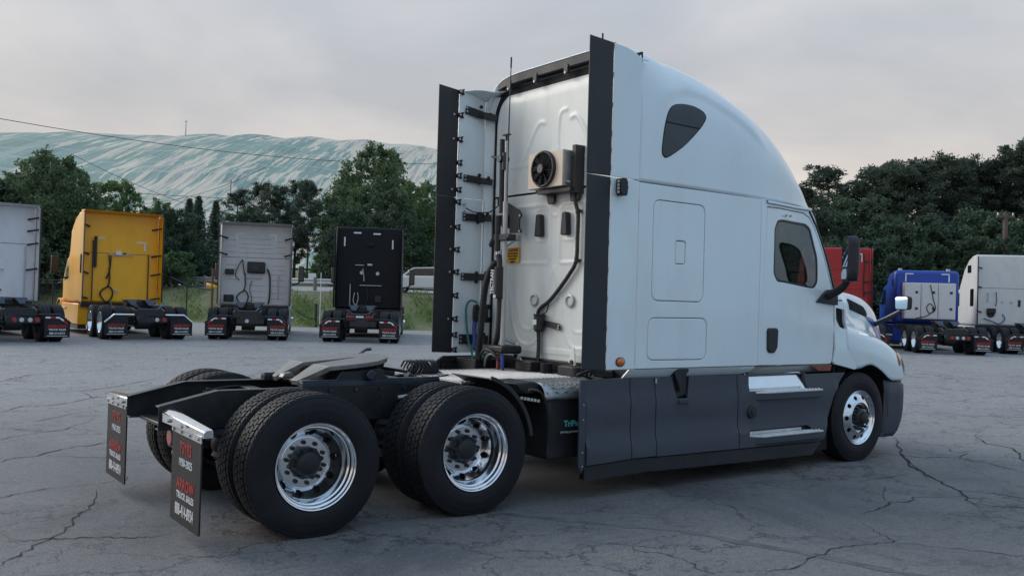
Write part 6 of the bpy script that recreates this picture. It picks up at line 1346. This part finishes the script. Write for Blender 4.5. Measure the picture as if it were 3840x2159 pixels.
def crown_pine(seed, h, rx, zlo, n=9000, size=.24, m='needle', nbr=50):
    g = np.random.default_rng(seed); C = []; D_ = []; kk = max(6, int(n/(nbr*6)))
    for i in range(nbr):
        t = ((i+g.random())/nbr)**.85; z = zlo+(h*.97-zlo)*t; ln = rx*(.25+.75*math.sqrt(max(0,1-((t-.30)/.72)**2)))*g.uniform(.45,1.15); a = g.uniform(0,6.28)
        if g.random() < .12: continue
        for q in range(6):
            f_ = .30+.70*q/5; off = np.array((cos(a)*ln*f_, sin(a)*ln*f_, ln*(.05*f_+.45*f_*f_)+g.normal()*.12))+np.array((-sin(a),cos(a),0))*g.uniform(-.32,.32)*ln*f_
            tuft = g.normal(size=(kk,3)); tuft /= np.linalg.norm(tuft,axis=1,keepdims=True); rad = (.18+.24*g.random())
            C.append(np.array((0,0,z))+off+tuft*rad*np.array((1.1,1.1,.85))*g.uniform(.15,1,(kk,1))); D_.append(tuft+np.array((0,0,.35)))
    return leaves('crown', np.concatenate(C), size, M[m], g, .42, 0, np.concatenate(D_))
def crown_cone(seed, h, rx, zlo, n=9000, size=.18, m='needle'):
    g = np.random.default_rng(seed); C = []
    for i in range(26):
        t = i/25; z = zlo+(h-zlo)*t; nb = 7; L1 = rx*(1-t)**.8+.12
        for k in range(nb):
            a = i*1.1+2*pi*k/nb+g.uniform(-.25,.25); kk = int(n/(26*nb)); f_ = g.random(kk)**.6; LL = L1*g.uniform(.75,1.1)
            C.append(np.stack([cos(a)*LL*f_+g.normal(size=kk)*.12, sin(a)*LL*f_+g.normal(size=kk)*.12, z-.25*LL*f_+g.normal(size=kk)*.10],1))
    return leaves('crown', np.concatenate(C), size, M[m], g, .35, .2)
PROTO = {}
for k in range(3): PROTO['broad%d' % k] = (crown_broad(10+k, 10, 3.6, 1.6, 21000, .135, 30), trunk_mesh(8.5,.26,20+k))
for k in range(2): PROTO['wide%d' % k] = (crown_broad(40+k, 10, 4.2, .8, 24000, .135, 40), trunk_mesh(8.5,.30,45+k))
for k in range(2): PROTO['light%d' % k] = (crown_broad(60+k, 10, 3.8, .9, 20000, .14, 32, 'leaf2'), trunk_mesh(8,.22,65+k))
for k in range(3): PROTO['dark%d' % k] = (crown_broad(80+k, 10, 3.9, .3, 21000, .15, 34, 'dleaf'), trunk_mesh(8,.24,85+k))
for k in range(4): PROTO['pine%d' % k] = (crown_pine(100+k, 10, 1.75, 3.4 if k < 3 else 1.8, 19000, .085), trunk_mesh(9.6,.14,110+k,14,.02*(k-1),.38))
for k in range(2): PROTO['cone%d' % k] = (crown_cone(130+k, 10, 2.3, .6, 10000, .16), trunk_mesh(9.6,.16,140+k,0))
for k in range(2): PROTO['bush%d' % k] = (crown_broad(150+k, 2.2, 1.5, .05, 4200, .085, 16, 'leaf2'), trunk_mesh(1.4,.05,155+k,4))
for k in range(2): PROTO['dbush%d' % k] = (crown_broad(160+k, 2.2, 1.6, .05, 4200, .095, 16, 'dleaf'), trunk_mesh(1.4,.05,165+k,4))
def tree(kind, v, d, h, label, wid=1.0, group=None, name=None, base=10.):
    x, y = site(v, d); r = empty(name or ('pine_tree' if 'pine' in kind or 'cone' in kind else ('shrub' if 'bush' in kind else 'tree')), (x, y, gz(x,y)-.05), random.uniform(0,6.28))
    s = h/(2.2 if 'bush' in kind else base); r.scale = (s*wid, s*wid, s); c, t = PROTO[kind]
    put('trunk', t, r); put('crown', c, r); tag(r, label, 'shrub' if 'bush' in kind else 'tree', group); return r
def px(p, d): return (p-1920)/3428.*d
# left woods
GL = 'broadleaf trees at the left edge'
tree('broad0', px(60,58), 58, 7.6, 'tall green tree at the far left, above the white truck', 1.05, GL)
tree('wide0', px(175,57), 57, 8.6, 'tallest green tree left of the yellow truck', .86, GL)
tree('broad1', px(268,60), 60, 7.6, 'green tree just left of the yellow truck roof', .85, GL)
tree('dark0', px(-60,55), 55, 7.6, 'dark tree cut by the left picture edge', 1.1, GL)
tree('dark1', px(120,62), 62, 7.4, 'dark tree in the gap between the white and yellow trucks', 1.0, GL)
tree('wide1', px(250,63), 63, 6.6, 'bushy tree filling the gap behind the yellow cab mirror', .95, GL)
tree('light0', px(425,66), 66, 7.3, 'rounded light green tree just above the yellow truck roof', .85)
tree('light1', px(590,58), 58, 5.4, 'light green tree at the right shoulder of the yellow truck', .95)
tree('dark2', px(660,57), 57, 4.8, 'dark green tree low between the yellow and grey trucks', 1.05)
tree('cone0', px(735,72), 72, 6.6, 'dark pointed conifer left of the grey truck', .95); tree('cone1', px(700,75), 75, 6.6, 'smaller dark conifer behind the pointed one left of the grey truck', 1.0)
tree('cone1', px(800,74), 74, 6.4, 'dark conifer rising behind the grey truck roof corner', .95)
GM = 'dark pines behind the grey truck'
tree('pine3', px(880,72), 72, 7.2, 'leftmost dark pine above the grey truck', 1.25, GM); tree('pine3', px(960,74), 74, 8.0, 'dark pine above the middle of the grey truck', 1.25, GM)
tree('pine0', px(1040,70), 70, 7.4, 'dark pine above the right corner of the grey truck', 1.2, GM); tree('pine3', px(1100,72), 72, 8.0, 'rightmost tall dark pine between grey and black trucks', 1.15, GM)
tree('dark0', px(930,66), 66, 5.2, 'low dark tree hidden mostly by the grey truck', 1.2); tree('pine1', px(1150,68), 68, 7.6, 'thin open pine in the gap between grey and black trucks', .85)
tree('wide1', px(1405,76), 76, 11.0, 'large broad tree above the black truck, tallest in the middle', .98)
tree('wide0', px(1290,72), 72, 7.4, 'green tree on the left flank of the large broad tree', .95); tree('light1', px(1560,66), 66, 7.2, 'lighter green tree right of the large broad tree, beside the black strip', 1.0)
tree('dark1', px(1460,62), 62, 6.4, 'dark green tree right behind the black truck', 1.15); tree('broad2', px(1630,70), 70, 7.6, 'green tree half hidden behind the left side extender', .9)
tree('dark2', px(1290,60), 60, 5.2, 'dark tree directly behind the black truck left side', 1.0)
# right woods: dense broadleaf in front, tall pines behind
GR = 'broadleaf trees of the right-hand woods'; GP = 'tall pines of the right-hand woods'
rn = random.Random(3)
for i,(p,d,h,k,wd) in enumerate(((2960,52,6.4,'dark0',1.15),(3090,50,6.3,'dark1',1.15),(3210,53,6.9,'dark1',1.15),(3330,50,6.0,'dark2',1.15),(3440,52,6.6,'dark0',1.15),(3550,50,6.2,'dark1',1.15),(3660,53,6.8,'dark2',1.1),(3770,50,6.6,'dark1',1.15),(3880,52,6.6,'dark0',1.15),(3020,47,5.0,'dark2',1.2),(3260,47,5.2,'dark1',1.2),(3490,47,5.0,'dark0',1.2),(3720,47,5.4,'dark2',1.2),(2860,54,6.0,'dark1',1.1))):
    tree(k, px(p,d), d, h, '%s dark tree of the right woods, %s' % (('tall','low')[h < 6], ('behind the cab door','above the door mirror','above the red truck','over the gap left of the blue truck','above the blue truck','above the right end of the blue truck','left of the silver truck roof','above the silver truck','at the right picture edge','under the others behind the red truck','left of the blue truck','just above the blue truck cabinets','just by the silver truck','behind the roof of the white sleeper')[i]), wd, GR)
for (p,d,h,k,wd,lab) in ((3085, 60, 9.1, 'pine3', 1.5, 'lone pine just right of the white roof'),
 (3018, 62, 8.0, 'pine3', 1.35, 'short pine left of the lone pine'),
 (3165, 63, 7.9, 'pine3', 1.45, 'low pine in the dip right of the lone pine'),
 (3235, 64, 8.6, 'pine2', 1.45, 'second low pine in the dip before the tall row'),
 (3290, 62, 9.6, 'pine1', 1.45, 'first pine of the tall row above the bonnet'),
 (3340, 65, 10.0, 'pine0', 1.45, 'second pine of the tall row, set back'),
 (3392, 60, 9.4, 'pine2', 1.45, 'third pine of the tall row, above the red truck'),
 (3450, 63, 10.2, 'pine0', 1.45, 'fourth pine of the tall row, above the gap'),
 (3505, 66, 10.3, 'pine1', 1.45, 'fifth pine of the tall row, set back'),
 (3560, 61, 10.3, 'pine2', 1.3, 'tall pine above the left of the blue truck'),
 (3605, 65, 10.0, 'pine3', 1.2, 'bushy pine above the blue truck cabinets'),
 (3650, 62, 10.2, 'pine1', 1.4, 'pine above the right of the blue truck'),
 (3700, 64, 10.3, 'pine0', 1.25, 'pine over the gap between blue and silver trucks'),
 (3750, 62, 10.6, 'pine3', 1.2, 'bushy pine by the utility pole'),
 (3805, 62, 11.2, 'pine2', 1.3, 'very tall pine above the silver truck'),
 (3870, 60, 11.6, 'pine1', 1.3, 'tallest pine cut by the right edge')):
    tree(k, px(p,d), d, h, lab, wd, GP)
# undergrowth along the woods and on the bank
GS = 'shrubs along the bank'
for i,(p,d,h,k,lab) in enumerate(((3000,45.5,2.2,'dbush0','dark shrub behind the bonnet vent'),(3140,45.5,2.4,'dbush1','dark shrub between the mirror and the red truck'),(3300,46,2.4,'dbush0','dark shrub right of the red truck'),(3640,46.5,2.3,'dbush1','dark shrub between blue and silver trucks'),(3800,47,2.4,'dbush0','dark shrub behind the silver truck'),(1330,50,1.6,'bush0','green shrub on the bank left of the black truck'),(640,55,2.2,'bush1','light shrub on the bank right of the yellow truck'),(1230,64,2.2,'bush0','round green shrub beyond the guardrail left of the black truck'),(780,60,3.0,'dbush1','dark shrub at the left side of the grey truck'),(180,62,3.2,'dbush0','dark shrub behind the fence left of the yellow truck'),(330,60,3.2,'dbush1','dark shrub beside the yellow mirror'))):
    tree(k, px(p,d), d, h, lab, 1.2, GS)
# weeds and long grass on the bank
g = np.random.default_rng(77); C = []; D_ = []
for k in range(34000):
    v = g.uniform(-34,-2.2); e = edge(v); f_ = g.random(); d = e+.2+7.4*f_
    clump = math.sin(v*1.3)*math.sin(d*.9+v*.4)+.5*math.sin(v*3.1+d)
    rough_ = 1.0 if v > -13 else .45
    if g.random() > (.35+.4*clump)*rough_*(1.25-.75*f_): continue
    x, y = site(v, d); h_ = (.08+.22*g.random()*max(.2,.5+.5*clump))*rough_; C.append((x, y, gz(x,y)+h_*.8)); D_.append((g.normal()*.35,g.normal()*.35,1))
C = np.array(C); D_ = np.array(D_)
o = put('weeds', leaves('weeds', C, .15, M['weed'], g, .20, 0, D_)); o['kind'] = 'stuff'; tag(o, 'tall green weeds and grass growing on the bank behind the trucks', 'weeds')
# ================================================================== street furniture and odds and ends behind the lot
def on(v, d): x, y = site(v, d); return Vector((x, y, gz(x,y)))
# guardrail: beam and posts
def guardrail(v0, v1, off, label):
    p0 = on(v0, edge(v0)+off); r = empty('guardrail', p0); tag(r, label, 'guardrail')
    vs2 = np.arange(v0, v1, 1.9); prof = [(0,.36),(.03,.40),(.03,.46),(-.01,.50),(-.01,.53),(.03,.57),(.03,.63),(0,.67)]
    rows = []
    for v in vs2:
        p = on(v, edge(v)+off); rows.append([tuple(p-p0+Vector((-FX.x*a,-FX.y*a,z))) for a,z in prof])
    MB().grid(rows).build('beam', M['galv'], r, solid=.01, ang=60)
    for v in vs2[::2]:
        p = on(v, edge(v)+off)-p0; MB().box(p.x-.08,p.x+.08,p.y-.08,p.y+.08,p.z-.3,p.z+.74).build('post', M['postw'], r, .01)
M['postw'] = mat('post_wood', (.20,.185,.165), .9, var=.2, vscale=5)
guardrail(-30,-1.5,9.2,'long grey steel guardrail along the road behind the parked trucks')
# chain-link fence at the left with posts, rails and wire
def fence(v0, v1, off, label, h=1.9):
    p0 = on(v0, edge(v0)+off); r = empty('wire_fence', p0); tag(r, label, 'fence')
    vs2 = np.arange(v0, v1+.1, 2.6); tops = []
    for v in vs2:
        p = on(v, edge(v)+off)-p0; MB().cyl((p.x,p.y,p.z-.2),(p.x,p.y,p.z+h),.035,n=8).build('post', M['trim'], r); tops.append(p)
    for z in (.12,.5,.9,1.3,1.7,h-.05): MB().tube([p+Vector((0,0,z)) for p in tops],.008 if z < h-.1 else .02,5).build('wire', M['trim'], r)
    mesh_ = MB()
    for a, c in zip(tops[:-1], tops[1:]):
        for k in range(26):
            f_ = k/26; q = a.lerp(c, f_)
            for s in (1,-1):
                e_ = a.lerp(c, min(1,max(0,f_+s*.36))); mesh_.tube([q+Vector((0,0,.06)), e_+Vector((0,0,h-.1))], .004, 3, caps=False)
    mm_ = mesh_.build('chain_mesh', M['trim'], r, recalc=False); mm_['kind'] = 'stuff'
fence(-36,-21,1.2,'dark chain-link fence left of the yellow truck')
# gate post with small yellow sign, chain posts
def post(v, d, h, r_, label, name='steel_post', m='trim', extra=None):
    p = on(v, d); o = MB().cyl((0,0,-.2),(0,0,h),r_,n=10).build(name, M[m], loc=p); tag(o, label, 'post')
    if extra: extra(o)
    return o
M['rust'] = mat('rusty_steel', (.14,.07,.045), .9, var=.3, vscale=6)
def ysign(o): MB().add([(-.28,-.03,1.72),(.28,-.03,1.60),(.28,-.03,1.78),(-.28,-.03,1.92)],[(0,1,2,3)]).build('sign_plate', M['caution'], o, solid=.02); o.children[0].rotation_euler = (0,0,YAW-pi/2)
post(px(797,44),44,2.6,.06,'rusty steel post carrying a small yellow sign left of the grey truck','sign_post','rust',ysign)
post(px(702,46),46,1.9,.035,'thin dark post right of the yellow truck'); post(px(1203,41.5),41.5,2.5,.018,'thin pale vertical pole on the bank between grey and black trucks','marker_pole','white')
post(px(1188,42),42,1.05,.06,'short dark post holding the chain right of the grey truck')
pA = on(px(640,44),44)+Vector((0,0,2.15)); pB = on(px(797,44),44)+Vector((0,0,1.55)); o = MB().tube([pA.lerp(pB,k/8)+Vector((0,0,-.12*sin(pi*k/8))) for k in range(9)],.03,6).build('gate_boom', M['trim']); tag(o,'dark sloping bar between the yellow truck and the rusty post','boom')
pA = on(px(1110,40),40)+Vector((0,0,.8)); pB = on(px(1188,42),42)+Vector((0,0,.35)); o = MB().tube([pA.lerp(pB,k/8)+Vector((0,0,-.1*sin(pi*k/8))) for k in range(9)],.025,6).build('chain', M['trim']); tag(o,'slack chain hanging from the grey truck side to a short post','chain')
# white signs on posts
def board(v, d, zc, w_, h_, label, post_h=None):
    p = on(v, d); r = empty('notice_board', p, YAW-pi/2); tag(r, label, 'sign')
    MB().box(-w_/2,w_/2,-.03,0,zc-h_/2,zc+h_/2).build('board', M['white'], r, .004); MB().box(-.04,.04,.005,.06,-.3,zc+h_/2-.02).build('post', M['postw'], r)
board(px(766,62),62,1.75,.34,.42,'small blank white sign high left of the grey truck'); board(px(1170,58),58,.62,.48,.46,'blank pale sign board right of the grey truck behind the guardrail')
# utility pole at right
p = on(px(3765,46),46); r = empty('utility_pole', p, YAW-pi/2); tag(r, 'wooden utility pole with crossarm among the trees at right', 'utility pole')
MB().cyl((0,0,-.5),(0,0,6.6),.15,.11,n=10).build('pole', M['wood'], r); MB().box(-.45,.45,-.06,.06,6.35,6.47).build('crossarm', M['wood'], r)
for x in (-.38,.38): MB().cyl((x,0,6.47),(x,0,6.62),.045,n=8).build('insulator', M['galv'], r)
# overhead wires
M['wire'] = mat('wire', (.05,.052,.055), .6, var=.1)
def wire(a, c, sag, r_, label):
    a, c = Vector(a), Vector(c); o = MB().tube([a.lerp(c,k/24)+Vector((0,0,-sag*4*(k/24)*(1-k/24))) for k in range(25)], r_*.7, 5).build('overhead_wire', M['wire']); tag(o, label, 'wire', 'overhead wires')
def q(p_, y_, d): # point at picture column p_ and height z
    x, y = site(px(p_,d), d); return (x, y, y_)
wire(q(-500,13.0,55), q(2300,22.5,120), 3.2, .035, 'long sagging wire crossing the sky above the hill crest')
wire(q(-300,9.3,62), q(1900,12.2,88), 1.3, .028, 'upper of the wires running across the hill behind the left trees')
wire(q(-300,7.4,62), q(1900,9.6,88), 1.0, .026, 'middle wire running across the hill behind the left trees'); wire(q(-300,6.6,62), q(1900,8.7,88), .9, .024, 'lower wire running across the hill behind the left trees')
wire(q(250,11.4,66), q(1000,8.2,86), .7, .028, 'wire slanting down across the hill from the left tree'); wire(q(500,9.2,80), q(980,13.9,88), .7, .028, 'wire rising to the right across the hill middle')
wire(q(2300,12.0,60), q(3400,9.6,75), .8, .022, 'wire running from the white roof into the right-hand pines'); wire(q(2700,6.9,46), q(4300,6.7,46), .25, .018, 'thin wire carried by the utility pole')
# vehicles passing on the road: blue and white cars beside the left extender
def car(v, d, head, col, label, key):
    p = on(v, d); r = empty('car', p, head); tag(r, label, 'car'); pm = mat('car_'+key, col, .25, coat=.6, var=.03)
    low = rounded([(-2.15,.28),(2.15,.28),(2.2,.62),(1.9,.82),(1.0,.92),(-1.7,.96),(-2.15,.85)],.08,4); b = MB(); b.prism([(a.x,a.y) for a in low],'xz',-.88,.88); b.build('body', pm, r, .06)
    cab_ = rounded([(-1.65,.93),(1.05,.90),(.35,1.40),(-.9,1.44)],.10,4); MB().prism([(a.x,a.y) for a in cab_],'xz',-.76,.76).build('cabin', pm, r, .06)
    for s in (1,-1):
        MB().prism([(a.x,a.y) for a in rounded([(-1.35,.97),(.80,.96),(.28,1.34),(-.85,1.37)],.05,3)],'xz',s*.761,s*.768).build('side_window', M['glassdark'], r)
        for x in (-1.35,1.38):
            wv = MB().lathe([(0,.20),(.02,.19),(.03,.001)],18).build('wheel', M['chrome'], r, loc=(x,-s*.90,.33)); wv.scale = (1,s,1); MB().lathe([(0,.22),(-.01,.30),(.03,.33),(.18,.33),(.2,.2)],20).build('tyre', M['rubber'], wv)
        MB().box(2.12,2.19,s*.55,s*.82,.58,.72).build('headlamp', M['lamp'], r, .02)
    MB().add([(1.0,-.66,.94),(1.0,.66,.94),(.40,.60,1.36),(.40,-.60,1.36)],[(0,1,2,3)]).build('windscreen', M['glassdark'], r, solid=.01)
car(px(1585,50.6), 50.6, YAW+radians(78), (.62,.64,.66), 'white car on the road left of the big extender strip', 'w'); car(px(1640,56), 56, YAW+radians(80), (.03,.07,.26), 'dark blue car behind the white car on the road', 'b')
# pale parking-bay lines
b = MB()
for (p_,d,l_) in ((1225,37,2.6),(1200,33.5,2.2),(1600,37,5.0)):
    x, y = site(px(p_,d), d); x2, y2 = site(px(p_,d)+l_*.35, d+.25)
    a, c = Vector((x,y)), Vector((x2,y2)); n_ = Vector((-(c-a).y,(c-a).x)).normalized()*.06
    v = [a-n_,c-n_,c+n_,a+n_]; me = bpy.data.meshes.new('bay_line'); me.from_pydata([(k.x,k.y,gz(k.x,k.y)+.02) for k in v],[],[(0,1,2,3)]); me.materials.append(M['white']); put('bay_line', me, lot)
